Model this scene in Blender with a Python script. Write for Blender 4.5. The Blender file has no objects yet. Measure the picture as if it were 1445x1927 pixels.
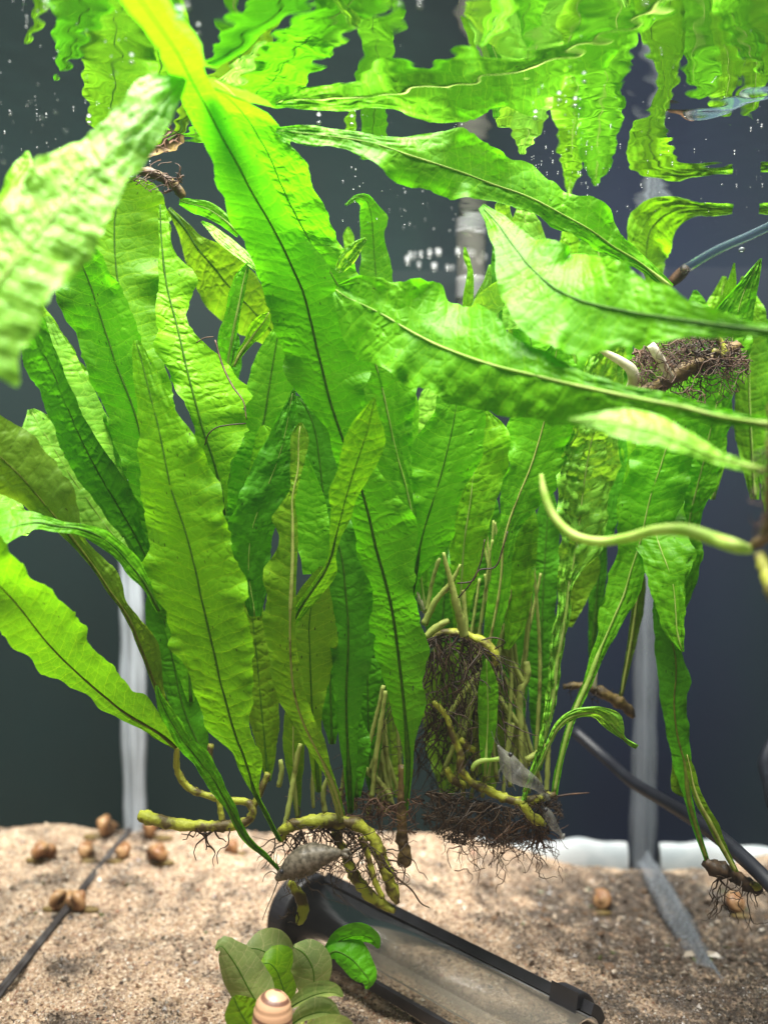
import bpy, math, random
import numpy as np
from mathutils import Matrix, Vector, Euler

# ------------------------------------------------------------------ camera, world, lamp
SC = bpy.context.scene
COL = SC.collection
FPX = 1668.0                       # focal length in photograph pixels (1445 x 1927)
CAM_Z, WATER_Z = 0.26, 0.39        # metres above the sand
WALL_L, WALL_R, WALL_B = -0.204, 0.153, 0.61
cam = bpy.data.cameras.new("camera")
cam_o = bpy.data.objects.new("camera", cam)
COL.objects.link(cam_o)
cam_o.location = (0, 0, CAM_Z)
cam_o.rotation_euler = (math.radians(90 - 3.2), 0, math.radians(2.52))
cam.sensor_fit = 'VERTICAL'
cam.sensor_height = 36
cam.lens = 36 * FPX / 1927
cam.clip_start, cam.clip_end = 0.01, 20
cam.dof.use_dof = True
cam.dof.focus_distance = 0.372
cam.dof.aperture_fstop = 5.4
SC.camera = cam_o

world = bpy.data.worlds.new("World")
SC.world = world
world.use_nodes = True
bg = world.node_tree.nodes['Background']
bg.inputs[0].default_value = (0.92, 0.95, 1.0, 1)
bg.inputs[1].default_value = 0.13
SC.view_settings.view_transform = 'Standard'
SC.view_settings.look = 'None'
SC.view_settings.exposure = 0.0
SC.view_settings.gamma = 1.0
SC.cycles.max_bounces = 10
SC.cycles.diffuse_bounces = 4
SC.cycles.glossy_bounces = 5
SC.cycles.transmission_bounces = 8
SC.cycles.transparent_max_bounces = 12
SC.cycles.caustics_reflective = False
SC.cycles.caustics_refractive = False

lamp = bpy.data.lights.new("aquarium_lamp", 'AREA')
lamp.shape = 'RECTANGLE'
lamp.size, lamp.size_y = 0.56, 0.42
lamp.energy = 45.0
lamp.color = (1.0, 0.97, 0.9)
lamp_o = bpy.data.objects.new("aquarium_lamp", lamp)
COL.objects.link(lamp_o)
lamp_o.location = (-0.03, 0.27, 0.96)

# ------------------------------------------------------------------ projection helpers
RC = cam_o.rotation_euler.to_matrix()
XC, YC, FC = RC @ Vector((1, 0, 0)), RC @ Vector((0, 1, 0)), RC @ Vector((0, 0, -1))
XA, YA, FA = np.array(XC), np.array(YC), np.array(FC)
CP = np.array((0, 0, CAM_Z))


def at(x, y, d):
    """the point that lies at depth d (metres) along the ray of photograph pixel x, y"""
    return CP + d * (FA + XA * ((x - 722.5) / FPX) - YA * ((y - 963.5) / FPX))


def on_sand(x, y, z=0.0):
    r = FA + XA * ((x - 722.5) / FPX) - YA * ((y - 963.5) / FPX)
    return CP + r * ((z - CAM_Z) / r[2])


def keep_in(p):
    """nothing sticks out of the water or through a pane"""
    p = np.array(p, float)
    p[..., 2] = np.minimum(p[..., 2], WATER_Z - 0.0006)
    p[..., 0] = np.clip(p[..., 0], WALL_L + 0.001, WALL_R - 0.001)
    p[..., 1] = np.minimum(p[..., 1], WALL_B - 0.004)
    return p


# ------------------------------------------------------------------ object helpers
def empty(name, label, cat, loc, group=None):
    o = bpy.data.objects.new(name, None)
    COL.objects.link(o)
    o.location = loc
    o.empty_display_size = 0.01
    o['label'], o['category'] = label, cat
    if group:
        o['group'] = group
    return o


def tag(o, label, cat, group=None):
    o['label'], o['category'] = label, cat
    if group:
        o['group'] = group
    return o


def mesh_obj(name, verts, faces, m, parent=None, smooth=True, uv=None, kind=None, col=None):
    me = bpy.data.meshes.new(name)
    verts = np.asarray(verts, float)
    off = np.array(parent_loc(parent)) if parent else np.zeros(3)
    me.from_pydata((verts - off).tolist(), [], faces if isinstance(faces, list) else faces.tolist())
    if uv is not None:
        lay = me.uv_layers.new(name="UVMap")
        idx = np.empty(len(me.loops), int)
        me.loops.foreach_get('vertex_index', idx)
        lay.data.foreach_set('uv', np.asarray(uv, float)[idx].ravel())
    if col is not None:
        at_ = me.color_attributes.new("tint", 'FLOAT_COLOR', 'POINT')
        at_.data.foreach_set('color', np.asarray(col, float).ravel())
    if smooth:
        me.polygons.foreach_set('use_smooth', [True] * len(me.polygons))
    me.materials.append(m)
    me.update()
    o = bpy.data.objects.new(name, me)
    COL.objects.link(o)
    if parent:
        o.parent = parent
    if kind:
        o['kind'] = kind
    return o


def parent_loc(p):
    v = Vector((0, 0, 0))
    while p is not None:
        v = v + p.location
        p = p.parent
    return v


def tube_geo(P, R, n=6, cap=True):
    """verts, faces of a tube along points P with radii R"""
    P = np.asarray(P, float)
    R = np.broadcast_to(np.asarray(R, float), (len(P),))
    T = np.gradient(P, axis=0)
    T /= np.linalg.norm(T, axis=1)[:, None] + 1e-12
    ref = np.array((0.31, 0.17, 0.93)) if abs(T[0][2]) < 0.9 else np.array((1.0, 0.2, 0))
    N = np.empty_like(P)
    nrm = ref
    for i in range(len(P)):
        nrm = nrm - T[i] * np.dot(nrm, T[i])
        nrm = nrm / (np.linalg.norm(nrm) + 1e-12)
        N[i] = nrm
    B = np.cross(T, N)
    a = np.arange(n) * 2 * math.pi / n
    V = (P[:, None, :] + R[:, None, None] * (np.cos(a)[None, :, None] * N[:, None, :] + np.sin(a)[None, :, None] * B[:, None, :])).reshape(-1, 3)
    F = []
    for i in range(len(P) - 1):
        for k in range(n):
            k2 = (k + 1) % n
            F.append((i * n + k, i * n + k2, (i + 1) * n + k2, (i + 1) * n + k))
    if cap:
        F.append(tuple(range(n - 1, -1, -1)))
        F.append(tuple((len(P) - 1) * n + k for k in range(n)))
    return V, F


class Geo:
    def __init__(self):
        self.V, self.F, self.n = [], [], 0

    def add(self, V, F):
        self.V.append(np.asarray(V, float))
        self.F += [tuple(i + self.n for i in f) for f in F]
        self.n += len(V)

    def build(self, name, m, parent=None, smooth=True, kind=None):
        return mesh_obj(name, np.vstack(self.V), self.F, m, parent, smooth, kind=kind)


def spline(K, n):
    """Catmull-Rom through the rows of K, n samples by arc length of the first two columns"""
    K = np.asarray(K, float)
    m = len(K)
    seg = np.maximum(np.linalg.norm(np.diff(K[:, :2], axis=0), axis=1), 1e-6)
    t = np.concatenate(([0], np.cumsum(seg)))
    s = np.linspace(0, t[-1], n)
    # finite-difference tangents, limited (monotone-ish)
    D = np.diff(K, axis=0) / seg[:, None]
    M = np.empty_like(K)
    M[0], M[-1] = D[0], D[-1]
    if m > 2:
        w = (seg[:-1] / (seg[:-1] + seg[1:]))[:, None]
        M[1:-1] = D[:-1] * (1 - w) + D[1:] * w
    i = np.clip(np.searchsorted(t, s, side='right') - 1, 0, m - 2)
    h = seg[i][:, None]
    u = ((s - t[i]) / seg[i])[:, None]
    return (K[i] * (2 * u ** 3 - 3 * u ** 2 + 1) + M[i] * h * (u ** 3 - 2 * u ** 2 + u)
            + K[i + 1] * (-2 * u ** 3 + 3 * u ** 2) + M[i + 1] * h * (u ** 3 - u ** 2))


def path3(pts, n, d=None):
    """pixel path [(x, y, depth, radius_px)] -> points, radii in metres"""
    S = spline(pts, n)
    P = np.array([at(x, y, dd) for x, y, dd, r in S])
    return P, np.maximum(S[:, 3], 0.3) * S[:, 2] / FPX


# ------------------------------------------------------------------ materials
def mat(name):
    m = bpy.data.materials.new(name)
    m.use_nodes = True
    nt = m.node_tree
    nt.nodes.clear()
    out = nt.nodes.new('ShaderNodeOutputMaterial')
    return m, nt, out


def N(nt, typ, inputs=None, **kw):
    n = nt.nodes.new(typ)
    for k, v in kw.items():
        setattr(n, k, v)
    for k, v in (inputs or {}).items():
        if isinstance(v, bpy.types.NodeSocket):
            nt.links.new(v, n.inputs[k])
        else:
            n.inputs[k].default_value = v
    return n


def mth(nt, op, a, b=None, clamp=False):
    n = nt.nodes.new('ShaderNodeMath')
    n.operation = op
    n.use_clamp = clamp
    for i, v in enumerate((a, b)):
        if v is None:
            continue
        if isinstance(v, bpy.types.NodeSocket):
            nt.links.new(v, n.inputs[i])
        else:
            n.inputs[i].default_value = v
    return n.outputs[0]


def mixc(nt, f, a, b):
    n = nt.nodes.new('ShaderNodeMix')
    n.data_type = 'RGBA'
    for k, v in (('Factor', f), ('A', a), ('B', b)):
        s = [x for x in n.inputs if x.name == k and (x.type == 'RGBA' or (k == 'Factor' and x.type == 'VALUE'))][0]
        if isinstance(v, bpy.types.NodeSocket):
            nt.links.new(v, s)
        else:
            s.default_value = v if k == 'Factor' else (*v, 1)
    return [x for x in n.outputs if x.type == 'RGBA'][0]


def ramp(nt, fac, lo, hi):
    n = nt.nodes.new('ShaderNodeMapRange')
    n.inputs['From Min'].default_value, n.inputs['From Max'].default_value = lo, hi
    n.interpolation_type = 'SMOOTHSTEP'
    nt.links.new(fac, n.inputs['Value'])
    return n.outputs['Result']


def leaf_mat(name, refl, trans, vein=(2.2, 1.4, 2.0), trw=0.44, spots=0.8, quilt=1.0, spec=0.2):
    m, nt, out = mat(name)
    uv = N(nt, 'ShaderNodeUVMap', uv_map='UVMap').outputs[0]            # centimetres: x across, y along
    sep = N(nt, 'ShaderNodeSeparateXYZ', {0: uv})
    au = mth(nt, 'ABSOLUTE', sep.outputs[0])
    oi = N(nt, 'ShaderNodeObjectInfo')
    warp = N(nt, 'ShaderNodeTexNoise', {'Vector': uv, 'Scale': 0.9, 'Detail': 2.0})
    wv = mth(nt, 'MULTIPLY', mth(nt, 'SUBTRACT', warp.outputs[0], 0.5), 0.9)
    ph = mth(nt, 'ADD', mth(nt, 'ADD', mth(nt, 'MULTIPLY', sep.outputs[1], 1.75), mth(nt, 'MULTIPLY', au, -0.7)), wv)
    fr = mth(nt, 'FRACT', mth(nt, 'ADD', ph, mth(nt, 'MULTIPLY', oi.outputs['Random'], 7.0)))
    tri = mth(nt, 'ABSOLUTE', mth(nt, 'SUBTRACT', fr, 0.5))             # 0.5 on the side vein
    side = ramp(nt, tri, 0.455, 0.5)
    vor = N(nt, 'ShaderNodeTexVoronoi', {'Vector': uv, 'Scale': 2.6, 'Randomness': 0.85}, feature='DISTANCE_TO_EDGE')
    net = mth(nt, 'SUBTRACT', 1.0, ramp(nt, vor.outputs['Distance'], 0.0, 0.055))
    vor2 = N(nt, 'ShaderNodeTexVoronoi', {'Vector': uv, 'Scale': 9.0}, feature='DISTANCE_TO_EDGE')
    net2 = mth(nt, 'SUBTRACT', 1.0, ramp(nt, vor2.outputs['Distance'], 0.0, 0.08))
    veins = mth(nt, 'ADD', mth(nt, 'ADD', mth(nt, 'MULTIPLY', side, 0.55), mth(nt, 'MULTIPLY', net, 0.28)), mth(nt, 'MULTIPLY', net2, 0.12), clamp=True)
    geo = N(nt, 'ShaderNodeNewGeometry')
    big = N(nt, 'ShaderNodeTexNoise', {'Vector': geo.outputs['Position'], 'Scale': 32.0, 'Detail': 3.0})
    fine = N(nt, 'ShaderNodeTexNoise', {'Vector': uv, 'Scale': 14.0, 'Detail': 3.0})
    # dark specks and streaks of algae on the blade, more along the margin of old leaves
    smap = N(nt, 'ShaderNodeMapping', {'Vector': uv, 'Scale': (4.6, 1.5, 1)})
    sp = N(nt, 'ShaderNodeTexVoronoi', {'Vector': smap.outputs[0], 'Scale': 1.0, 'Randomness': 1.0})
    patch = ramp(nt, N(nt, 'ShaderNodeTexNoise', {'Vector': geo.outputs['Position'], 'Scale': 45.0}).outputs[0], 0.45, 0.60)
    speck = mth(nt, 'MULTIPLY', mth(nt, 'MULTIPLY', mth(nt, 'SUBTRACT', 1.0, ramp(nt, sp.outputs['Distance'], 0.07, 0.14)), patch), spots)
    def shade(c):
        lo = tuple(x * 0.72 for x in c)
        hi = tuple(min(1, x * y) for x, y in zip(c, (1.35, 1.18, 1.0)))
        a = mixc(nt, ramp(nt, big.outputs[0], 0.3, 0.7), lo, hi)
        a = mixc(nt, mth(nt, 'MULTIPLY', ramp(nt, fine.outputs[0], 0.35, 0.75), 0.25), a, hi)
        a = mixc(nt, mth(nt, 'MULTIPLY', veins, 0.95), a, tuple(min(1, x * y) for x, y in zip(c, vein)))
        return mixc(nt, speck, a, (0.016, 0.014, 0.004))
    h = mth(nt, 'ADD', mth(nt, 'ADD', mth(nt, 'MULTIPLY', ramp(nt, tri, 0.5, 0.2), 0.6 * quilt),
                           mth(nt, 'MULTIPLY', ramp(nt, vor.outputs['Distance'], 0.0, 0.28), 0.55 * quilt)),
            mth(nt, 'MULTIPLY', fine.outputs[0], 0.25))
    bump = N(nt, 'ShaderNodeBump', {'Strength': mth(nt, 'ADD', 0.18, mth(nt, 'MULTIPLY', ramp(nt, big.outputs[0], 0.45, 0.75), 0.5)), 'Distance': 0.0010, 'Height': h})
    pr = N(nt, 'ShaderNodeBsdfPrincipled', {'Base Color': shade(refl), 'Roughness': 0.45, 'Specular IOR Level': spec, 'Normal': bump.outputs[0]})
    tr = N(nt, 'ShaderNodeBsdfTranslucent', {'Color': shade(trans), 'Normal': bump.outputs[0]})
    mx = N(nt, 'ShaderNodeMixShader', {0: trw, 1: pr.outputs[0], 2: tr.outputs[0]})
    nt.links.new(mx.outputs[0], out.inputs[0])
    return m


M = {}
M['green'] = leaf_mat('leaf_green', (0.105, 0.39, 0.006), (0.125, 0.62, 0.003))
M['deep'] = leaf_mat('leaf_deep_green', (0.058, 0.27, 0.006), (0.09, 0.44, 0.004), vein=(1.6, 1.3, 1.4))
M['lime'] = leaf_mat('leaf_lime', (0.14, 0.42, 0.006), (0.23, 0.68, 0.004))
M['olive'] = leaf_mat('leaf_olive', (0.115, 0.28, 0.008), (0.19, 0.46, 0.006), spots=0.85)
M['pale'] = leaf_mat('leaf_pale', (0.19, 0.53, 0.04), (0.30, 0.70, 0.025), quilt=1.5, spec=0.3)
M['old'] = leaf_mat('leaf_old', (0.10, 0.22, 0.015), (0.24, 0.48, 0.012), spots=1.0, vein=(0.6, 0.6, 0.7))
M['round'] = leaf_mat('leaf_round_plant', (0.19, 0.28, 0.10), (0.22, 0.36, 0.09), spots=0.2, quilt=0.3)


def plain(name, c1, c2, scale=200, rough=0.6, spec=0.4, bump=0.3, dist=0.001, trans=0.0, detail=4.0, lo=0.35, hi=0.65):
    m, nt, out = mat(name)
    tc = N(nt, 'ShaderNodeTexCoord')
    no = N(nt, 'ShaderNodeTexNoise', {'Vector': tc.outputs['Object'], 'Scale': scale, 'Detail': detail})
    c = mixc(nt, ramp(nt, no.outputs[0], lo, hi), c1, c2)
    b = N(nt, 'ShaderNodeBump', {'Strength': bump, 'Distance': dist, 'Height': no.outputs[0]})
    pr = N(nt, 'ShaderNodeBsdfPrincipled', {'Base Color': c, 'Roughness': rough, 'Specular IOR Level': spec, 'Normal': b.outputs[0]})
    last = pr.outputs[0]
    if trans:
        t = N(nt, 'ShaderNodeBsdfTranslucent', {'Color': c})
        last = N(nt, 'ShaderNodeMixShader', {0: trans, 1: last, 2: t.outputs[0]}).outputs[0]
    nt.links.new(last, out.inputs[0])
    return m


M['rib_dark'] = plain('midrib_dark', (0.06, 0.19, 0.008), (0.11, 0.27, 0.012), 400, trans=0.6)
M['rib_brown'] = plain('midrib_brown', (0.10, 0.13, 0.012), (0.18, 0.22, 0.02), 300, trans=0.5)
M['rib_pale'] = plain('midrib_pale', (0.30, 0.50, 0.06), (0.44, 0.58, 0.14), 120, trans=0.4)
M['rib_stem'] = plain('petiole', (0.40, 0.47, 0.11), (0.16, 0.16, 0.03), 170, trans=0.3, lo=0.5, hi=0.75)
M['rhizome'] = plain('rhizome', (0.33, 0.36, 0.03), (0.07, 0.05, 0.01), 160, bump=0.8, dist=0.002, lo=0.42, hi=0.62)
M['rhizome_dark'] = plain('rhizome_dark', (0.05, 0.03, 0.012), (0.16, 0.11, 0.03), 170, bump=0.8, dist=0.002)
M['root'] = plain('root', (0.014, 0.008, 0.004), (0.045, 0.025, 0.010), 300)
M['root_brown'] = plain('root_brown', (0.035, 0.016, 0.009), (0.10, 0.05, 0.024), 300)
M['shoot'] = plain('white_shoot', (0.75, 0.72, 0.62), (0.55, 0.50, 0.30), 150, trans=0.3)
M['black'] = plain('black_plastic', (0.010, 0.010, 0.012), (0.02, 0.02, 0.024), 80, rough=0.45, bump=0.1)
M['cable'] = plain('cable_rubber', (0.004, 0.005, 0.010), (0.008, 0.010, 0.016), 80, rough=0.5, bump=0.1)
def back_mat():
    m, nt, out = mat('back_panel')
    sx = N(nt, 'ShaderNodeSeparateXYZ', {0: N(nt, 'ShaderNodeNewGeometry').outputs['Position']})
    no = N(nt, 'ShaderNodeTexNoise', {'Scale': 7.0, 'Detail': 3.0})
    f = ramp(nt, mth(nt, 'ADD', sx.outputs[0], mth(nt, 'MULTIPLY', mth(nt, 'SUBTRACT', no.outputs[0], 0.5), 0.12)), -0.02, 0.16)
    c = mixc(nt, f, (0.007, 0.019, 0.020), (0.007, 0.012, 0.034))
    c = mixc(nt, mth(nt, 'MULTIPLY', no.outputs[0], 0.5), c, (0.011, 0.013, 0.012))
    pr = N(nt, 'ShaderNodeBsdfPrincipled', {'Base Color': c, 'Roughness': 0.7, 'Specular IOR Level': 0.15})
    nt.links.new(pr.outputs[0], out.inputs[0])
    return m


M['back'] = back_mat()
M['silicone_old'] = plain('silicone', (0.55, 0.62, 0.66), (0.70, 0.75, 0.78), 60, rough=0.35, bump=0.15, trans=0.35)
M['shell'] = plain('snail_shell', (0.24, 0.11, 0.045), (0.44, 0.27, 0.13), 130, rough=0.4)
M['shrimp'] = plain('shrimp', (0.07, 0.06, 0.042), (0.18, 0.155, 0.115), 500, rough=0.45, trans=0.3)
M['ghost_solid'] = plain('ghost_shrimp', (0.20, 0.20, 0.18), (0.34, 0.34, 0.32), 500, rough=0.3, trans=0.5)


def seal_mat(name, col, clear):
    m, nt, out = mat(name)
    tc = N(nt, 'ShaderNodeTexCoord')
    mp = N(nt, 'ShaderNodeMapping', {'Vector': tc.outputs['Object'], 'Scale': (1.0, 1.0, 0.02)})
    st = N(nt, 'ShaderNodeTexNoise', {'Vector': mp.outputs[0], 'Scale': 420.0, 'Detail': 2.0})
    no = N(nt, 'ShaderNodeTexNoise', {'Vector': tc.outputs['Object'], 'Scale': 22.0, 'Detail': 3.0})
    c = mixc(nt, ramp(nt, mth(nt, 'ADD', mth(nt, 'MULTIPLY', st.outputs[0], 0.7), mth(nt, 'MULTIPLY', no.outputs[0], 0.3)), 0.38, 0.62), tuple(x * 0.45 for x in col), col)
    pr = N(nt, 'ShaderNodeBsdfPrincipled', {'Base Color': c, 'Roughness': 0.3})
    tl = N(nt, 'ShaderNodeBsdfTranslucent', {'Color': c})
    a = N(nt, 'ShaderNodeMixShader', {0: 0.4, 1: pr.outputs[0], 2: tl.outputs[0]})
    tp = N(nt, 'ShaderNodeBsdfTransparent')
    f = mth(nt, 'ADD', clear - 0.12, mth(nt, 'MULTIPLY', no.outputs[0], 0.24))
    mx = N(nt, 'ShaderNodeMixShader', {0: f, 1: a.outputs[0], 2: tp.outputs[0]})
    nt.links.new(mx.outputs[0], out.inputs[0])
    return m


M['ghost'] = seal_mat('ghost_shrimp', (0.30, 0.30, 0.27), 0.55)
M['silicone'] = seal_mat('silicone_clear', (0.80, 0.88, 0.97), 0.08)
M['silicone_dim'] = seal_mat('silicone_cloudy', (0.55, 0.62, 0.70), 0.66)
M['silicone_white'] = seal_mat('silicone_white', (0.60, 0.68, 0.72), 0.52)
M['seam'] = plain('dirty_seam', (0.035, 0.03, 0.03), (0.08, 0.075, 0.075), 90)


def clear_mat(name, ior, tint=(1, 1, 1), white=0.0, wcol=(0.7, 0.75, 0.8), rough=0.0):
    """a clear sheet: Fresnel share mirrored, the rest let through (total reflection from inside the water)"""
    m, nt, out = mat(name)
    fr = N(nt, 'ShaderNodeFresnel', {'IOR': ior})
    t = N(nt, 'ShaderNodeBsdfTransparent', {'Color': (*tint, 1)})
    g = N(nt, 'ShaderNodeBsdfGlossy', {'Color': (0.95, 0.97, 0.97, 1), 'Roughness': rough})
    last = t.outputs[0]
    if white:
        d = N(nt, 'ShaderNodeBsdfPrincipled', {'Base Color': (*wcol, 1), 'Roughness': 0.4})
        last = N(nt, 'ShaderNodeMixShader', {0: white, 1: last, 2: d.outputs[0]}).outputs[0]
    mx = N(nt, 'ShaderNodeMixShader', {0: fr.outputs[0], 1: last, 2: g.outputs[0]})
    nt.links.new(mx.outputs[0], out.inputs[0])
    return m


M['water'] = clear_mat('water_surface', 1.33)
M['pane'] = clear_mat('side_glass', 1.33, white=0.03, rough=0.02)
M['tube'] = clear_mat('clear_plastic', 1.12, tint=(0.92, 0.92, 0.90), white=0.10, wcol=(0.6, 0.55, 0.47), rough=0.1)
M['airline'] = clear_mat('airline_plastic', 1.2, tint=(0.88, 0.94, 0.97), white=0.05, wcol=(0.4, 0.65, 0.85), rough=0.15)
M['bubble'] = clear_mat('bubble', 1.33, white=0.14, wcol=(0.95, 0.97, 1))


def banded_mat():
    m, nt, out = mat('banded_shell')
    uv = N(nt, 'ShaderNodeUVMap', uv_map='UVMap').outputs[0]
    sep = N(nt, 'ShaderNodeSeparateXYZ', {0: uv})
    b = mth(nt, 'ABSOLUTE', mth(nt, 'SUBTRACT', mth(nt, 'FRACT', mth(nt, 'MULTIPLY', sep.outputs[1], 1.0)), 0.5))
    c = mixc(nt, ramp(nt, b, 0.36, 0.45), (0.50, 0.30, 0.18), (0.13, 0.06, 0.04))
    pr = N(nt, 'ShaderNodeBsdfPrincipled', {'Base Color': c, 'Roughness': 0.4})
    nt.links.new(pr.outputs[0], out.inputs[0])
    return m


M['banded'] = banded_mat()


def sand_mat():
    m, nt, out = mat('sand')
    geo = N(nt, 'ShaderNodeNewGeometry')
    pos = geo.outputs['Position']
    v = N(nt, 'ShaderNodeTexVoronoi', {'Vector': pos, 'Scale': 620.0})
    sepc = N(nt, 'ShaderNodeSeparateColor', {0: v.outputs['Color']})
    c = mixc(nt, ramp(nt, sepc.outputs[0], 0.0, 1.0), (0.34, 0.23, 0.15), (0.62, 0.47, 0.33))
    c = mixc(nt, ramp(nt, sepc.outputs[1], 0.86, 0.96), c, (0.14, 0.075, 0.045))
    c = mixc(nt, ramp(nt, sepc.outputs[2], 0.90, 0.98), c, (0.62, 0.53, 0.42))
    mul = N(nt, 'ShaderNodeVertexColor', layer_name='tint').outputs[0]
    n2 = N(nt, 'ShaderNodeTexNoise', {'Vector': pos, 'Scale': 240.0, 'Detail': 3.0})
    c = mixc(nt, mth(nt, 'MULTIPLY', mul, ramp(nt, n2.outputs[0], 0.2, 0.55)), c, (0.05, 0.038, 0.03))
    n3 = N(nt, 'ShaderNodeTexNoise', {'Vector': pos, 'Scale': 55.0, 'Detail': 5.0, 'Roughness': 0.65})
    c = mixc(nt, mth(nt, 'MULTIPLY', ramp(nt, n3.outputs[0], 0.48, 0.64), 0.5), c, (0.085, 0.055, 0.04))
    b = N(nt, 'ShaderNodeBump', {'Strength': 0.9, 'Distance': 0.0012, 'Height': mth(nt, 'ADD', mth(nt, 'SUBTRACT', 1.0, v.outputs['Distance']), n2.outputs[0])})
    pr = N(nt, 'ShaderNodeBsdfPrincipled', {'Base Color': c, 'Roughness': 0.65, 'Normal': b.outputs[0]})
    nt.links.new(pr.outputs[0], out.inputs[0])
    return m


def grain_mat():
    m, nt, out = mat('sand_grain')
    a = N(nt, 'ShaderNodeVertexColor', layer_name='tint')
    pr = N(nt, 'ShaderNodeBsdfPrincipled', {'Base Color': a.outputs[0], 'Roughness': 0.35})
    nt.links.new(pr.outputs[0], out.inputs[0])
    return m


M['sand'], M['grain'] = sand_mat(), grain_mat()

# ------------------------------------------------------------------ the tank, the sand, the water
rng = np.random.default_rng(7)


def waves(X, Y, n, lmin, lmax, slope, rg, aniso=1.0):
    h = np.zeros_like(X)
    for _ in range(n):
        lam = rg.uniform(lmin, lmax)
        th = rg.uniform(0, 2 * math.pi)
        k = 2 * math.pi / lam
        h += slope * lam / (2 * math.pi) * np.sin(k * (math.cos(th) * X + aniso * math.sin(th) * Y) + rg.uniform(0, 7)) / math.sqrt(n)
    return h


def grid(x0, x1, y0, y1, nx, ny, zf):
    X, Y = np.meshgrid(np.linspace(x0, x1, nx), np.linspace(y0, y1, ny))
    V = np.stack([X, Y, zf(X, Y)], -1).reshape(-1, 3)
    i = np.arange(nx * ny).reshape(ny, nx)
    F = np.stack([i[:-1, :-1], i[:-1, 1:], i[1:, 1:], i[1:, :-1]], -1).reshape(-1, 4)
    return V, F


FRONT_Y = 0.06
rs = np.random.default_rng(3)
PH = [(rs.uniform(20, 260), rs.uniform(0, 6.28), rs.uniform(0, 7)) for _ in range(46)]


def sand_z(X, Y):
    h = np.zeros_like(np.asarray(X, float))
    for k, th, p in PH:
        h = h + (0.050 if k > 40 else 0.035) / k * np.sin(k * (math.cos(th) * X + math.sin(th) * Y) + p) * 0.9
    slope = -0.020 * np.clip((X - 0.03) / 0.08, 0, 1) * np.clip((Y - 0.42) / 0.1, 0, 1)
    # a hollow dug in the middle
    hol = -0.006 * np.exp(-(((X - 0.05) / 0.05) ** 2 + ((Y - 0.54) / 0.025) ** 2))
    return 0.002 + h + slope + hol


DN = [(rs.uniform(25, 330), rs.uniform(0, 6.28), rs.uniform(0, 7)) for _ in range(60)]


def dirt(X, Y):
    n = np.zeros_like(np.asarray(X, float))
    for k, th, p in DN:
        n = n + np.sin(k * (math.cos(th) * X + math.sin(th) * Y) + p) * (60 / (k + 60)) ** 0.5
    n = n / 7.0
    side = np.clip((X - 0.05) / 0.05, 0, 1) * np.clip((0.60 - Y) / 0.03, 0, 1)
    return np.clip(0.14 + n * 0.70 + side * 0.95, 0, 1)


V, F = grid(WALL_L - 0.002, WALL_R + 0.002, FRONT_Y, WALL_B - 0.001, 260, 400, sand_z)
dm = dirt(V[:, 0], V[:, 1])
sand = mesh_obj('sand', V, F, M['sand'], kind='structure', col=np.stack([dm, dm, dm, np.ones_like(dm)], 1))
# loose grains lying on it (too many to count)
ng = 60000
gx = rs.uniform(WALL_L, WALL_R, ng)
gy = 0.37 + (WALL_B - 0.372) * rs.uniform(0, 1, ng) ** 1.15
gz = sand_z(gx, gy)
gr = rs.uniform(0.0003, 0.0008, ng) * (1 + (rs.uniform(0, 1, ng) > 0.95) * rs.uniform(0.3, 1.6, ng))
OCT = np.array([(1, 0, 0), (-1, 0, 0), (0, 1, 0), (0, -1, 0), (0, 0, 1), (0, 0, -1)], float)
GF = np.array([(0, 2, 4), (2, 1, 4), (1, 3, 4), (3, 0, 4), (2, 0, 5), (1, 2, 5), (3, 1, 5), (0, 3, 5)])
ang = rs.uniform(0, 6.28, ng)
J = OCT[None] * rs.uniform(0.55, 1.25, (ng, 6, 1)) + rs.normal(0, 0.22, (ng, 6, 3))
c_, s_ = np.cos(ang)[:, None], np.sin(ang)[:, None]
JX = J[..., 0] * c_ - J[..., 1] * s_
JY = J[..., 0] * s_ + J[..., 1] * c_
GV = np.stack([JX, JY, J[..., 2] * 0.8], -1) * gr[:, None, None] + np.stack([gx, gy, gz + gr * 0.35], -1)[:, None, :]
GFF = (GF[None] + (np.arange(ng) * 6)[:, None, None]).reshape(-1, 3)
pal = np.array([(0.48, 0.34, 0.22), (0.62, 0.47, 0.33), (0.36, 0.23, 0.145), (0.74, 0.60, 0.45), (0.16, 0.095, 0.065), (0.72, 0.66, 0.56), (0.07, 0.05, 0.04), (0.36, 0.17, 0.10)])
pi_ = rs.choice(8, ng, p=[.26, .24, .17, .12, .08, .05, .05, .03])
dark = (rs.uniform(0, 1, ng) < 0.92 * dirt(gx, gy))
pc = pal[pi_] * rs.uniform(0.8, 1.15, (ng, 1))
pc *= (1 - 0.6 * dirt(gx, gy))[:, None]
pc[dark] = np.array((0.075, 0.056, 0.04)) * rs.uniform(0.4, 2.4, (dark.sum(), 1))
tint = np.concatenate([np.repeat(pc, 6, axis=0), np.ones((ng * 6, 1))], 1)
mesh_obj('sand_grains', GV.reshape(-1, 3), GFF, M['grain'], smooth=False, kind='stuff', col=tint)

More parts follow.
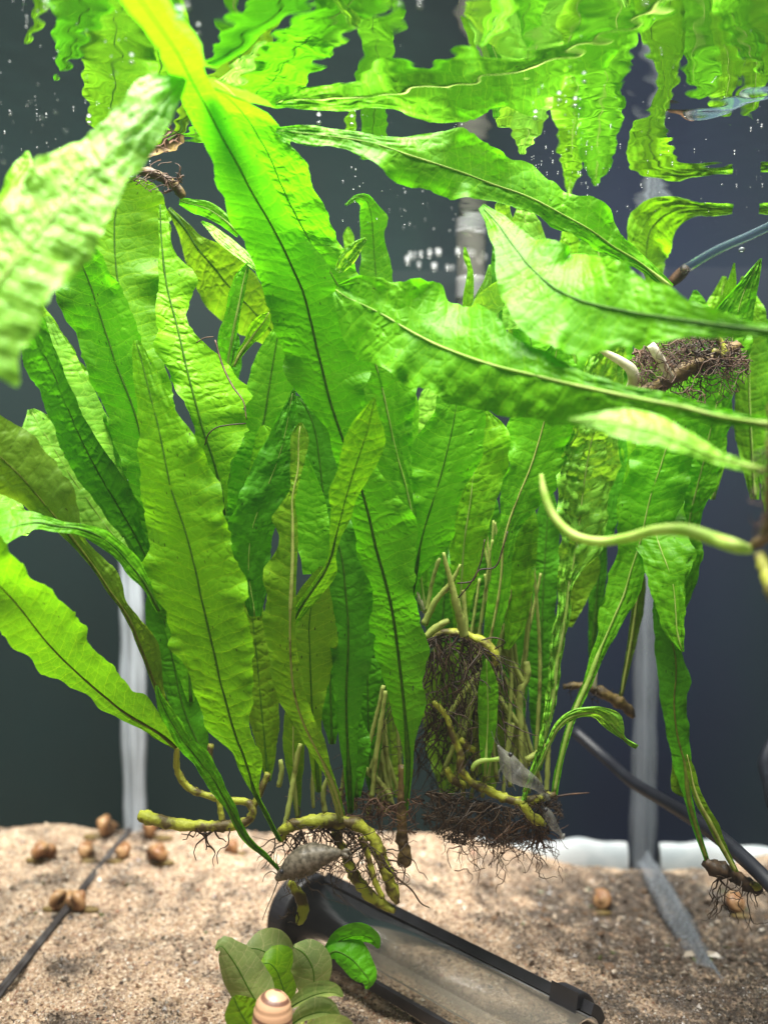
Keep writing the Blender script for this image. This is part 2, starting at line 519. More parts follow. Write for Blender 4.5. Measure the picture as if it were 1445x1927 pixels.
# bits of debris: flakes of shell, plant crumbs, larger grit
nd = 900
dx, dy = rs.uniform(WALL_L, WALL_R, nd), 0.435 + (WALL_B - 0.44) * rs.uniform(0, 1, nd)
dr = rs.uniform(0.0007, 0.0021, nd) * (0.6 + 0.7 * dirt(dx, dy))
JD = OCT[None] * rs.uniform(0.5, 1.4, (nd, 6, 1)) + rs.normal(0, 0.35, (nd, 6, 3))
JD = JD * np.stack([np.ones(nd), rs.uniform(0.4, 1.0, nd), rs.uniform(0.3, 0.8, nd)], 1)[:, None, :]
an = rs.uniform(0, 6.28, nd)
JD = np.stack([JD[..., 0] * np.cos(an)[:, None] - JD[..., 1] * np.sin(an)[:, None], JD[..., 0] * np.sin(an)[:, None] + JD[..., 1] * np.cos(an)[:, None], JD[..., 2]], -1)
DV = JD * dr[:, None, None] + np.stack([dx, dy, sand_z(dx, dy) + dr * 0.4], -1)[:, None, :]
dpal = np.array([(0.07, 0.045, 0.03), (0.16, 0.10, 0.06), (0.30, 0.20, 0.13), (0.45, 0.36, 0.27), (0.09, 0.10, 0.03), (0.40, 0.34, 0.27)])
dcol = dpal[rs.choice(6, nd, p=[.34, .24, .16, .12, .06, .08])]
mesh_obj('debris', DV.reshape(-1, 3), (GF[None] + (np.arange(nd) * 6)[:, None, None]).reshape(-1, 3), M['grain'], smooth=False, kind='stuff', col=np.concatenate([np.repeat(dcol, 6, axis=0), np.ones((nd * 6, 1))], 1))

wr = np.random.default_rng(12)
V, F = grid(WALL_L, WALL_R, FRONT_Y, WALL_B, 300, 460,
            lambda X, Y: WATER_Z + waves(X, Y, 10, 0.008, 0.024, 0.025, wr) + waves(X, Y, 6, 0.05, 0.12, 0.016, wr))
mesh_obj('water', V, F, M['water'], kind='structure')

tank = empty('aquarium', 'glass aquarium with dark back panel and pale silicone seals in its corners', 'aquarium', (0, WALL_B, 0))


def box(name, x0, x1, y0, y1, z0, z1, m, parent=None, bevel=0.0):
    V = [(x, y, z) for x in (x0, x1) for y in (y0, y1) for z in (z0, z1)]
    F = [(0, 1, 3, 2), (4, 6, 7, 5), (0, 4, 5, 1), (2, 3, 7, 6), (0, 2, 6, 4), (1, 5, 7, 3)]
    o = mesh_obj(name, V, F, m, parent, smooth=False)
    if bevel:
        b = o.modifiers.new('bevel', 'BEVEL')
        b.width, b.segments = bevel, 2
    return o


box('back_panel', WALL_L - 0.012, WALL_R + 0.012, WALL_B, WALL_B + 0.006, -0.05, 0.47, M['back'], tank)
for xs, sg in ((WALL_L, 1), (WALL_R, -1)):
    # one sheet per side; its normal faces outwards so that the Fresnel share is that of light leaving the water
    V = [(xs, FRONT_Y, -0.04), (xs, WALL_B, -0.04), (xs, WALL_B, 0.44), (xs, FRONT_Y, 0.44)]
    F = [(0, 1, 2, 3)] if sg < 0 else [(3, 2, 1, 0)]
    mesh_obj('side_pane', V, F, M['pane'], tank, smooth=False)
    # silicone bead in the vertical back corner: a hollow fillet, a little uneven
    G = []
    zs = np.linspace(-0.04, 0.41, 60)
    prof = [(0, 0), (0.0085, 0), (0.0050, -0.0020), (0.0030, -0.0036), (0.0016, -0.0060), (0, -0.0100)]
    for j, z in enumerate(zs):
        k = 1 + 0.07 * math.sin(z * 40 + xs * 9) + 0.05 * math.sin(z * 131)
        for px, py in prof:
            G.append((xs + sg * (0.0003 + px * k), WALL_B - 0.0006 + py * k, z))
    np_ = len(prof)
    Fs = [(j * np_ + a, j * np_ + (a + 1) % np_, (j + 1) * np_ + (a + 1) % np_, (j + 1) * np_ + a) for j in range(59) for a in range(np_)]
    mesh_obj('corner_seal', G, Fs, M['silicone' if sg > 0 else 'silicone_dim'], tank)
    # bead along the foot of the side pane
    G, ys = [], np.linspace(0.2, WALL_B - 0.013, 60)
    zf = -0.013 if sg < 0 else 0.004
    for j, y in enumerate(ys):
        k = (1 + 0.10 * math.sin(y * 50) + 0.06 * math.sin(y * 170)) * (1.0 if sg < 0 else 0.26)
        for px, py in prof:
            G.append((xs + sg * (0.0003 + px * k), y, zf - py * k))
    Fs = [(j * np_ + a, j * np_ + (a + 1) % np_, (j + 1) * np_ + (a + 1) % np_, (j + 1) * np_ + a) for j in range(59) for a in range(np_)]
    mesh_obj('bottom_seal', G, Fs, M['silicone_dim'] if sg < 0 else M['seam'], tank)
# bead and pale strip along the foot of the back panel, bare on the right where the sand falls away
G, xs_ = [], np.linspace(0.02, WALL_R - 0.011, 50)
for j, x in enumerate(xs_):
    top = -0.0035 + 0.002 * math.sin(x * 70) + 0.001 * math.sin(x * 190)
    for py, z in ((0, top), (-0.003, top - 0.002), (-0.006, top - 0.008), (-0.008, -0.045), (0, -0.045)):
        G.append((x, WALL_B - 0.0005 + py, z))
Fs = [(j * 5 + a, j * 5 + (a + 1) % 5, (j + 1) * 5 + (a + 1) % 5, (j + 1) * 5 + a) for j in range(49) for a in range(5)]
mesh_obj('back_seal', G, Fs, M['silicone_old'], tank)

# ------------------------------------------------------------------ leaves
LEAFN = [0]


def vnoise(t, seed):
    r = np.random.default_rng(seed)
    v = r.uniform(-1, 1, 400)
    t = np.asarray(t) + 50
    i = np.floor(t).astype(int) % 398
    f = t - np.floor(t)
    f = f * f * (3 - 2 * f)
    return v[i] * (1 - f) + v[i + 1] * f


def leaf(parent, pts, d, m='green', tilt=0.0, mode='p', wave=1.0, cup=0.12, rib='rib_dark', r0=5.0, quilt=1.0, name='leaf', label=None, nu=9, edge=1.0, r1=1.3):
    """a blade along the pixel midrib pts = [(x, y, half width left, half width right)] from base to tip; d = depths from base to tip"""
    LEAFN[0] += 1
    seed = 1000 + LEAFN[0] * 17
    quilt = quilt * (0.35 + 0.85 * ((seed * 37) % 100) / 100)
    pts = np.asarray(pts, float)
    length = np.linalg.norm(np.diff(pts[:, :2], axis=0), axis=1).sum()
    n = int(np.clip(length / 7.0, 18, 170))
    S = spline(pts, n)
    t = np.linspace(0, 1, n)
    d = np.atleast_1d(np.asarray(d, float))
    if len(d) == 1:
        dep = np.full(n, d[0])
    else:
        dep = spline(np.stack([np.linspace(0, 1, len(d)), np.zeros(len(d)), d], 1), n)[:, 2]
    x, y, a, b = S[:, 0], S[:, 1], np.maximum(S[:, 2], 0.6), np.maximum(S[:, 3], 0.6)
    # no part of the midrib above the water
    for i in range(n):
        r = FA + XA * ((x[i] - 722.5) / FPX) - YA * ((y[i] - 963.5) / FPX)
        if r[2] > 0:
            dep[i] = min(dep[i], (WATER_Z - 0.002 - CAM_Z) / r[2])
    mpp = dep / FPX
    C = np.array([at(x[i], y[i], dep[i]) for i in range(n)])
    al = np.concatenate(([0], np.cumsum(np.linalg.norm(np.diff(C, axis=0), axis=1)))) * 100      # cm along
    if mode == 'p':
        tx, ty = np.gradient(x), np.gradient(y)
        k = max(1, n // 24)
        ker = np.ones(2 * k + 1) / (2 * k + 1)
        tx = np.convolve(np.pad(tx, k, mode='edge'), ker, 'valid')
        ty = np.convolve(np.pad(ty, k, mode='edge'), ker, 'valid')
        L = np.hypot(tx, ty) + 1e-9
        ex, ey = ty / L, -tx / L
    else:
        ex, ey = np.full(n, -1.0), np.zeros(n)
    E = ex[:, None] * XA - ey[:, None] * YA                  # towards the left of travel
    wa = a * mpp * (1 + edge * (0.11 * vnoise(al * 1.25, seed) + 0.04 * vnoise(al * 5.3, seed + 1)))
    wb = b * mpp * (1 + edge * (0.11 * vnoise(al * 1.25, seed + 2) + 0.04 * vnoise(al * 5.3, seed + 3)))
    us = np.linspace(-1, 1, 2 * nu + 1)
    us = np.sign(us) * np.abs(us) ** 0.9
    tt = math.tan(math.radians(tilt))
    rows, uvs = [], []
    lamL, lamR = 0.55 + 0.3 * (seed % 7) / 7, 0.55 + 0.3 * (seed % 5) / 5
    for u in us:
        w = wa if u < 0 else wb
        lat = abs(u) * w
        sgn = -1 if u < 0 else 1
        ph = vnoise(al * (lamL if u < 0 else lamR), seed + (5 if u < 0 else 9)) + 0.45 * vnoise(al * 1.7, seed + (6 if u < 0 else 10))
        dz = sgn * tt * lat + cup * abs(u) ** 1.6 * w + wave * 0.38 * abs(u) ** 1.8 * w * ph
        # side veins draw the blade into low pillows
        vp = al * 1.75 - abs(u) * w * 100 * 0.7 + 0.45 * vnoise(al * 0.9 + u * 2, seed + 20)
        pil = np.abs(np.sin(np.pi * vp)) - 0.6
        dz = dz - quilt * (0.00003 + 0.00075 * np.clip(vnoise(al * 0.6 + 3 * np.sign(u), seed + 44), 0, 1)) * pil * min(1, 2.2 * abs(u)) * (1.05 - abs(u) ** 2) * np.minimum(1, w / 0.006)
        dz = dz + quilt * 0.0005 * vnoise(al * 2.3 + 31 * u, seed + 33)
        P = C - E * (sgn * lat)[:, None] + FA[None, :] * dz[:, None]
        rows.append(P)
        uvs.append(np.stack([u * w * 100, al], -1))
    V = keep_in(np.stack(rows, 1).reshape(-1, 3))
    UV = np.stack(uvs, 1).reshape(-1, 2)
    nc = len(us)
    i = np.arange(n * nc).reshape(n, nc)
    F = np.stack([i[:-1, :-1], i[:-1, 1:], i[1:, 1:], i[1:, :-1]], -1).reshape(-1, 4)
    o = mesh_obj(name, V, F, M[m], parent, uv=UV)
    if label:
        o['label'] = label
    if rib:
        sm = np.minimum(a, b)
        Rr = np.maximum(0.44 * (r0 * (1 - t) ** 0.8 + r1 * t), np.where(sm < 11, np.minimum(sm * 0.62, r0) * (1 - t) ** 0.5, 0)) * mpp
        Rr = np.convolve(np.pad(Rr, 2, mode='edge'), np.ones(5) / 5, 'valid')
        Pm = keep_in(C - FA[None, :] * (Rr * 0.15)[:, None])
        Vt, Ft = tube_geo(Pm[::2] if n > 40 else Pm, Rr[::2] if n > 40 else Rr, 6)
        mesh_obj('midrib', Vt, Ft, M[rib], o)
    return o


def stem(parent, pts, m='rib_stem', n=None, name='stem', knob=0.0, seg=8):
    n = n or max(8, int(sum(math.hypot(pts[i + 1][0] - pts[i][0], pts[i + 1][1] - pts[i][1]) for i in range(len(pts) - 1)) / 6))
    P, R = path3(pts, n)
    if knob:
        r = np.random.default_rng(int(pts[0][0] * 7 + pts[0][1]))
        R = R * (1 + knob * vnoise(np.arange(n) * 0.7, int(pts[0][0])) + knob * 0.5 * r.normal(0, 0.5, n))
    V, F = tube_geo(keep_in(P), R, seg)
    if knob:
        r = np.random.default_rng(5)
        V = V + r.normal(0, 1, V.shape) * np.repeat(R, seg)[:, None] * 0.09
    return mesh_obj(name, V, F, M[m], parent)


def root_mass(parent, starts, n, steps, step_px, d, dspread, r_px, drop=0.4, bounds=None, m='root', seed=1, branch=0.35, curl=0.55):
    """fibrous roots: many thin crooked strands, one part"""
    r = random.Random(seed)
    g = Geo()
    def strand(x, y, dd, ang, va, ln, rad, lvl):
        P, R = [], []
        for k in range(ln):
            P.append((x, y, dd))
            R.append(rad * (1 - 0.65 * k / ln))
            ang += r.gauss(0, curl)
            va += r.gauss(0, 0.5)
            va *= 0.8
            ang += (math.pi / 2 - ang) * drop * 0.25
            x += step_px * math.cos(ang)
            y += step_px * math.sin(ang)
            dd += step_px * 0.6 * math.sin(va) * d / FPX
            if bounds:
                cx, cy, rx, ry = bounds
                q = math.hypot((x - cx) / rx, (y - cy) / ry)
                if q > 1:
                    ang = math.atan2(cy - y, cx - x) + r.gauss(0, 0.6)
            dd = min(max(dd, d - dspread), d + dspread)
            if lvl < 2 and k > 2 and r.random() < branch * 0.3:
                strand(x, y, dd, ang + r.choice((-1, 1)) * r.uniform(0.5, 1.2), va, max(4, ln // 2), rad * 0.7, lvl + 1)
        if len(P) > 2:
            pts = np.array([at(*p) for p in P])
            V, F = tube_geo(keep_in(pts), np.array(R) * d / FPX, 4, cap=False)
            g.add(V, F)
    for k in range(n):
        i = r.randrange(len(starts) - 1)
        f = r.random()
        sx = starts[i][0] * (1 - f) + starts[i + 1][0] * f
        sy = starts[i][1] * (1 - f) + starts[i + 1][1] * f
        strand(sx + r.uniform(-4, 4), sy + r.uniform(-3, 5), d + r.uniform(-1, 1) * dspread * 0.6, r.uniform(0.1, math.pi - 0.1), r.uniform(-1, 1), int(steps * r.uniform(0.5, 1.3)), r_px * r.uniform(0.6, 1.2), 0)
    o = g.build('roots', M[m], parent)
    o['kind'] = 'stuff'
    return o


G_FERN = None
# ---- near plant at the left edge, out of focus
p = empty('fern_plant', 'out of focus crinkled fern leaf crossing the upper left edge up to the water surface', 'fern plant', at(-60, 600, 0.23))
leaf(p, [(-90, 660, 120, 110), (-60, 612, 125, 105), (0, 530, 110, 95), (60, 455, 88, 92), (110, 395, 88, 88), (160, 335, 70, 82), (210, 285, 56, 62), (260, 235, 56, 52), (300, 195, 60, 36), (330, 165, 38, 20), (348, 148, 6, 5)],
     (0.225, 0.24, 0.262, 0.285), 'pale', tilt=2, rib='rib_pale', quilt=3.5, r0=7, wave=0.6)
leaf(p, [(-30, 420, 40, 30), (10, 370, 34, 26), (30, 335, 28, 26), (48, 305, 20, 18), (52, 285, 4, 4)], (0.27, 0.29), 'lime', tilt=-35, rib=None)

# ---- plant on the left rhizome
p = empty('fern_plant', 'fern on the leftmost yellow green rhizome, its broad leaves reaching to the left edge', 'fern plant', at(380, 1555, 0.385))
stem(p, [(262, 1533, .385, 11), (300, 1545, .385, 13), (350, 1553, .385, 11), (400, 1555, .385, 11), (440, 1552, .385, 11), (466, 1545, .385, 9), (476, 1528, .385, 8), (470, 1513, .386, 7), (440, 1507, .388, 7), (391, 1497, .39, 7), (356, 1483, .39, 7), (336, 1455, .39, 6), (333, 1405, .385, 5)], 'rhizome', name='rhizome', knob=0.16)
stem(p, [(476, 1520, .386, 7), (490, 1490, .387, 6), (505, 1455, .388, 6)], 'rhizome', name='rhizome_shoot', knob=0.1)
stem(p, [(398, 1400, .392, 5), (394, 1420, .392, 7), (393, 1438, .392, 6)], 'rhizome', name='rhizome_shoot', knob=0.1)
stem(p, [(420, 1548, .385, 6), (415, 1525, .385, 6), (412, 1500, .385, 5)], 'rhizome', name='rhizome_shoot', knob=0.1)
root_mass(p, [(355, 1558), (400, 1562), (446, 1556)], 9, 9, 8, 0.383, 0.008, 2.0, drop=0.7, seed=4)
leaf(p, [(333, 1408, 4, 4), (303, 1382, 14, 30), (270, 1362, 12, 48), (232, 1339, 20, 55), (200, 1313, 25, 52), (177, 1294, 22, 62), (145, 1265, 38, 64), (116, 1238, 52, 78), (76, 1193, 60, 84), (35, 1140, 70, 74), (0, 1102, 75, 62), (-50, 1050, 70, 60), (-90, 1010, 10, 10)],
     (0.385, 0.36, 0.33, 0.30), 'lime', tilt=-22, rib='rib_brown', quilt=0.5, r0=6, wave=0.6)
leaf(p, [(395, 1440, 5, 5), (343, 1375, 5, 7), (303, 1314, 6, 10), (283, 1263, 5, 18), (262, 1210, 5, 26), (247, 1172, 6, 18), (228, 1140, 5, 12), (208, 1113, 5, 24), (190, 1085, 5, 28), (176, 1065, 5, 22), (150, 1030, 7, 17), (137, 1013, 9, 24), (116, 986, 15, 42), (83, 947, 30, 56), (48, 905, 45, 62), (20, 877, 48, 64), (-15, 845, 50, 60), (-60, 805, 40, 50)],
     (0.39, 0.37, 0.355, 0.34, 0.325), 'old', tilt=18, rib='rib_brown', quilt=2.0, r0=6)
leaf(p, [(300, 1150, 4, 4), (272, 1096, 9, 8), (248, 1065, 15, 14), (222, 1035, 13, 13), (190, 1010, 15, 12), (150, 995, 12, 10), (110, 990, 11, 10), (70, 983, 12, 16), (30, 990, 24, 32), (0, 1000, 30, 45), (-40, 1010, 30, 40)],
     (0.355, 0.345, 0.33, 0.32), 'green', tilt=40, rib='rib_dark', r0=3)
leaf(p, [(330, 1180, 6, 6), (290, 1080, 20, 18), (250, 1000, 30, 22), (215, 940, 36, 42), (180, 880, 46, 62), (150, 820, 50, 64), (125, 760, 44, 58), (100, 700, 46, 42), (75, 650, 50, 36), (55, 610, 32, 32), (45, 585, 5, 5)],
     (0.40, 0.395, 0.39, 0.385), 'deep', tilt=-28, rib='rib_dark', quilt=1.3, r0=4)
leaf(p, [(235, 1010, 6, 6), (195, 890, 42, 42), (152, 780, 46, 46), (112, 690, 42, 42), (82, 610, 22, 22), (68, 560, 4, 4)], (0.402, 0.40), 'lime', tilt=-15, rib='rib_dark', r0=4)
leaf(p, [(248, 900, 10, 8), (205, 820, 17, 12), (168, 750, 17, 12), (138, 690, 14, 11), (112, 640, 10, 9), (90, 595, 3, 3)], (0.388, 0.38, 0.375), 'pale', tilt=55, rib=None)
leaf(p, [(240, 1040, 8, 8), (200, 990, 26, 30), (165, 940, 32, 32), (130, 890, 37, 37), (100, 840, 38, 38), (75, 800, 27, 27), (58, 770, 4, 4)], (0.42, 0.415, 0.41), 'pale', tilt=50, rib='rib_pale', quilt=2.0, r0=3)
leaf(p, [(60, 1000, 10, 10), (30, 985, 22, 22), (0, 960, 30, 30), (-40, 930, 30, 30)], (0.385, 0.38), 'pale', tilt=55, rib=None)
leaf(p, [(395, 1445, 6, 6), (345, 1330, 25, 40), (325, 1240, 40, 40), (310, 1170, 40, 35), (300, 1110, 20, 20), (295, 1080, 4, 4)], (0.40, 0.40), 'deep', tilt=10, rib='rib_dark', r0=4)

# ---- cutting caught under the surface at upper left
p = empty('fern_plant', 'fern cutting hanging under the surface at upper left, yellowish leaves with dark midribs', 'fern plant', at(300, 330, 0.39))
stem(p, [(262, 322, .385, 7), (285, 326, .385, 10), (310, 338, .387, 11), (332, 352, .39, 9), (346, 372, .392, 6)], 'rhizome_dark', name='rhizome', knob=0.2)
root_mass(p, [(268, 318), (300, 322), (330, 345)], 16, 9, 7, 0.383, 0.012, 1.7, drop=0.0, bounds=(300, 322, 45, 42), m='root_brown', seed=9)
leaf(p, [(330, 1050, 10, 10), (308, 930, 40, 50), (285, 820, 52, 58), (262, 720, 52, 52), (242, 627, 48, 66), (230, 570, 52, 75), (222, 526, 52, 84), (216, 450, 48, 88), (218, 400, 42, 85), (228, 360, 32, 68), (245, 338, 12, 36), (256, 333, 3, 5)],
     (0.385, 0.385, 0.39, 0.392), 'lime', tilt=20, mode='v', rib='rib_dark', quilt=0.9, r0=5, r1=2.2)
leaf(p, [(320, 1000, 30, 30), (285, 900, 50, 60), (253, 773, 62, 70), (222, 692, 68, 70), (197, 617, 68, 65), (172, 541, 66, 60), (147, 480, 52, 46), (125, 430, 22, 20), (115, 410, 4, 4)],
     (0.375, 0.372, 0.37, 0.365), 'green', tilt=-16, mode='v', rib='rib_dark', quilt=1.0, r0=5, r1=2)
leaf(p, [(422, 970, 5, 5), (415, 920, 8, 12), (400, 860, 25, 42), (384, 814, 18, 62), (369, 760, 22, 82), (354, 703, 42, 76), (342, 650, 42, 42), (330, 600, 30, 20), (318, 555, 18, 32), (310, 511, 10, 48), (306, 470, 6, 22), (303, 430, 4, 16), (302, 385, 3, 5)],
     (0.385, 0.375, 0.378, 0.382), 'lime', tilt=22, mode='v', rib='rib_dark', r0=5, r1=2.5, edge=2.0)
leaf(p, [(318, 393, 4, 4), (345, 425, 11, 16), (378, 475, 27, 37), (405, 505, 42, 47), (428, 535, 46, 52), (455, 562, 46, 52), (478, 587, 40, 46), (510, 620, 25, 30), (540, 650, 4, 4)], (0.405, 0.41, 0.41), 'olive', tilt=35, rib='rib_dark', quilt=1.2, r0=5)
leaf(p, [(425, 730, 10, 6), (430, 674, 20, 5), (440, 620, 23, 6), (448, 580, 19, 6), (456, 540, 17, 6), (463, 510, 11, 5), (468, 494, 2, 2)], (0.395, 0.388, 0.385), 'green', tilt=35, mode='v', rib='rib_pale', r0=4)
leaf(p, [(495, 515, 4, 4), (465, 488, 11, 13), (435, 462, 13, 13), (410, 440, 11, 10), (390, 423, 6, 6), (380, 417, 2, 2)], (0.385, 0.39), 'pale', tilt=40, rib=None)
leaf(p, [(450, 440, 6, 6), (420, 412, 12, 12), (390, 393, 13, 13), (360, 384, 11, 10), (338, 378, 6, 6)], (0.40, 0.395), 'green', tilt=-30, rib='rib_pale', r0=3)
leaf(p, [(440, 690, 4, 4), (450, 668, 5, 5), (468, 643, 7, 8), (485, 620, 13, 12), (500, 600, 10, 9), (506, 588, 2, 2)], (0.39, 0.39), 'lime', tilt=40, rib='rib_stem', r0=4)
leaf(p, [(428, 760, 12, 12), (434, 700, 18, 18), (440, 660, 16, 16), (446, 630, 4, 4)], (0.395, 0.395), 'deep', rib='rib_dark', r0=3)
stem(p, [(463, 797, .365, 1.3), (430, 800, .365, 1.4), (405, 806, .365, 1.3), (392, 818, .365, 1.3), (386, 838, .366, 1.2)], 'root', name='root', seg=5)
stem(p, [(405, 640, .378, 1.6), (420, 690, .376, 2.0), (440, 730, .372, 1.8), (458, 755, .368, 1.5), (464, 790, .365, 1.2)], 'root_brown', name='root', seg=5)
stem(p, [(370, 645, .378, 1.0), (385, 636, .378, 1.2), (402, 634, .378, 1.0)], 'root_brown', name='root', seg=5)

# ---- big front plant on the middle rhizome
p = empty('fern_plant', 'largest fern in front, rising from the yellow green rhizome above the tube rim', 'fern plant', at(620, 1550, 0.385))
RZ = 0.385
stem(p, [(528, 1582, RZ, 7), (536, 1560, RZ, 11), (560, 1551, RZ, 12), (600, 1545, RZ, 13), (640, 1546, RZ, 13), (675, 1553, RZ, 12), (700, 1575, RZ, 11), (716, 1610, RZ, 12), (730, 1650, RZ, 12), (744, 1690, RZ, 9), (748, 1700, RZ, 4)], 'rhizome', name='rhizome', knob=0.15)
stem(p, [(630, 1565, RZ + .005, 9), (650, 1610, RZ + .005, 10), (668, 1650, RZ + .004, 11), (700, 1688, RZ + .003, 10), (728, 1706, RZ + .002, 10), (742, 1714, RZ, 6)], 'rhizome', name='rhizome', knob=0.2)
stem(p, [(682, 1575, RZ - .004, 6), (695, 1620, RZ - .004, 6), (706, 1660, RZ - .004, 6), (720, 1690, RZ - .004, 5)], 'rhizome', name='rhizome_shoot', knob=0.1)
stem(p, [(757, 1440, RZ + .01, 7), (757, 1500, RZ + .01, 9), (756, 1560, RZ + .01, 10), (760, 1600, RZ + .01, 12), (763, 1626, RZ + .01, 10), (764, 1632, RZ + .01, 4)], 'rhizome_dark', name='rhizome', knob=0.12)
stem(p, [(545, 1658, .375, 6), (560, 1680, .375, 9), (570, 1702, .375, 11), (568, 1725, .375, 11), (560, 1738, .375, 6)], 'rhizome', name='rhizome', knob=0.15)
root_mass(p, [(535, 1572), (600, 1556), (660, 1560), (720, 1620)], 80, 14, 8, RZ, 0.014, 1.7, drop=0.55, seed=11)
root_mass(p, [(548, 1690), (560, 1720), (540, 1710)], 7, 8, 6, 0.372, 0.006, 1.6, drop=-0.2, bounds=(545, 1710, 30, 28), seed=5)
root_mass(p, [(640, 1480), (700, 1500), (750, 1520), (775, 1500)], 70, 12, 8, RZ + .015, 0.015, 1.5, drop=0.3, bounds=(690, 1530, 110, 60), m='root_brown', seed=21)
stem(p, [(700, 1580, RZ, 1.6), (745, 1650, RZ - .005, 1.8), (775, 1675, RZ - .005, 1.7), (795, 1702, RZ - .005, 1.4), (808, 1708, RZ - .005, 1.0)], 'root', name='root', seg=5)
rq = random.Random(77)
for k in range(16):
    x0, x1 = rq.uniform(640, 760), rq.uniform(650, 750)
    y1 = rq.uniform(1120, 1230)
    dd = rq.uniform(.409, .425)
    stem(p, [(x0, rq.uniform(1480, 1540), dd, rq.uniform(3.5, 5)), ((x0 + x1) / 2 + rq.uniform(-12, 12), (1500 + y1) / 2, dd, 3.6), (x1, y1, dd, 2.4)], 'rib_stem', name='petiole', knob=0.06)
# the long leaf up the middle
leaf(p, [(760, 1535, 6, 6), (768, 1450, 8, 9), (765, 1386, 12, 18), (762, 1348, 24, 32), (755, 1278, 32, 44), (749, 1228, 45, 58), (741, 1167, 46, 46), (728, 1105, 30, 54), (707, 1030, 38, 76), (695, 975, 36, 92), (680, 920, 36, 56), (662, 869, 32, 48), (643, 819, 24, 58), (621, 753, 55, 62), (608, 700, 80, 84), (596, 652, 71, 90), (583, 596, 84, 70), (571, 551, 78, 60), (553, 510, 74, 76), (530, 460, 76, 62), (508, 419, 74, 48), (470, 354, 61, 48), (449, 313, 50, 46), (421, 263, 44, 46), (389, 202, 38, 37), (360, 150, 35, 33), (335, 101, 33, 42), (300, 50, 30, 33), (265, 0, 35, 36), (225, -60, 20, 20)],
     (0.395, 0.385, 0.372, 0.362, 0.352, 0.33, 0.295, 0.235), 'green', tilt=-14, mode='v', rib='rib_dark', quilt=0.8, r0=7, r1=2.5, wave=0.8, label='very long bright leaf rising diagonally to the surface')
# broad leaf at left front
leaf(p, [(527, 1582, 5, 5), (505, 1540, 6, 6), (480, 1490, 9, 9), (468, 1450, 22, 26), (458, 1420, 24, 40), (446, 1390, 54, 32), (424, 1314, 60, 54), (412, 1268, 58, 66), (404, 1230, 88, 74), (390, 1172, 78, 76), (379, 1122, 102, 88), (362, 1046, 98, 78), (345, 985, 90, 80), (323, 920, 73, 90), (310, 860, 58, 78), (298, 800, 44, 52), (285, 750, 34, 40), (270, 690, 23, 24), (256, 640, 5, 7)],
     (0.38, 0.36, 0.348, 0.345, 0.35), 'lime', tilt=-18, mode='v', rib='rib_dark', quilt=1.4, r0=6, r1=2, wave=0.7)
leaf(p, [(532, 1644, 4, 5), (500, 1612, 6, 7), (470, 1585, 9, 9), (450, 1555, 10, 10), (432, 1520, 11, 13), (415, 1490, 17, 15), (400, 1462, 22, 17), (375, 1432, 20, 24), (350, 1400, 20, 22), (330, 1370, 19, 19), (312, 1340, 15, 15), (300, 1310, 8, 8), (295, 1290, 3, 3)], (0.375, 0.36, 0.355), 'green', tilt=-30, rib='rib_dark', r0=5)
# twisted small leaf and its neighbours in the middle
leaf(p, [(548, 1182, 5, 5), (562, 1150, 10, 18), (585, 1115, 10, 23), (610, 1078, 8, 22), (624, 1045, 6, 8), (632, 1010, 11, 11), (640, 980, 18, 20), (650, 940, 31, 22), (662, 900, 33, 31), (675, 860, 34, 38), (688, 820, 36, 34), (697, 785, 26, 17), (702, 762, 11, 7), (704, 748, 2, 2)],
     (0.36, 0.35, 0.342, 0.335), 'lime', tilt=20, mode='v', rib='rib_dark', quilt=0.5, r0=3)
leaf(p, [(600, 1490, 5, 5), (595, 1430, 11, 12), (590, 1372, 15, 14), (587, 1325, 23, 21), (585, 1278, 32, 37), (583, 1223, 42, 52), (582, 1172, 44, 47), (590, 1120, 32, 31), (600, 1085, 15, 15), (605, 1065, 3, 3)], (0.385, 0.375, 0.37), 'olive', tilt=15, mode='v', rib='rib_dark', quilt=0.6, r0=4)
leaf(p, [(645, 1535, 5, 5), (625, 1470, 8, 8), (606, 1430, 14, 14), (585, 1390, 20, 24), (567, 1350, 27, 26), (553, 1299, 43, 22), (547, 1233, 46, 14), (546, 1178, 59, 12), (548, 1122, 51, 10), (550, 1079, 63, 9), (551, 1040, 33, 9), (551, 1008, 29, 9), (551, 977, 41, 8), (550, 940, 19, 6), (553, 920, 8, 8), (560, 890, 15, 8), (562, 860, 17, 14), (562, 830, 15, 19), (564, 810, 13, 13), (566, 795, 3, 3)],
     (0.38, 0.365, 0.352, 0.35, 0.352), 'olive', tilt=-22, mode='v', rib='rib_stem', quilt=0.7, r0=6, r1=2)
leaf(p, [(660, 1530, 5, 5), (655, 1420, 12, 18), (652, 1350, 20, 26), (652, 1290, 25, 36), (655, 1230, 28, 48), (655, 1170, 40, 62), (650, 1110, 46, 50), (645, 1060, 48, 45), (635, 1020, 40, 40), (618, 990, 60, 50), (607, 916, 60, 45), (601, 864, 50, 38), (595, 820, 45, 35), (585, 785, 30, 30), (572, 760, 15, 20), (560, 745, 3, 3)],
     (0.395, 0.385, 0.38, 0.38, 0.378), 'deep', tilt=12, mode='v', rib='rib_dark', quilt=0.6, r0=6)
leaf(p, [(605, 1080, 30, 30), (596, 1010, 42, 28), (588, 950, 38, 24), (580, 895, 26, 14), (575, 862, 4, 4)], (0.375, 0.372), 'green', tilt=20, mode='v', rib=None)
leaf(p, [(560, 1540, 4, 4), (555, 1470, 12, 14), (552, 1420, 18, 20), (552, 1370, 20, 22), (550, 1320, 12, 14), (548, 1290, 3, 3)], (0.39, 0.39), 'olive', tilt=-15, mode='v', rib='rib_stem', r0=5)
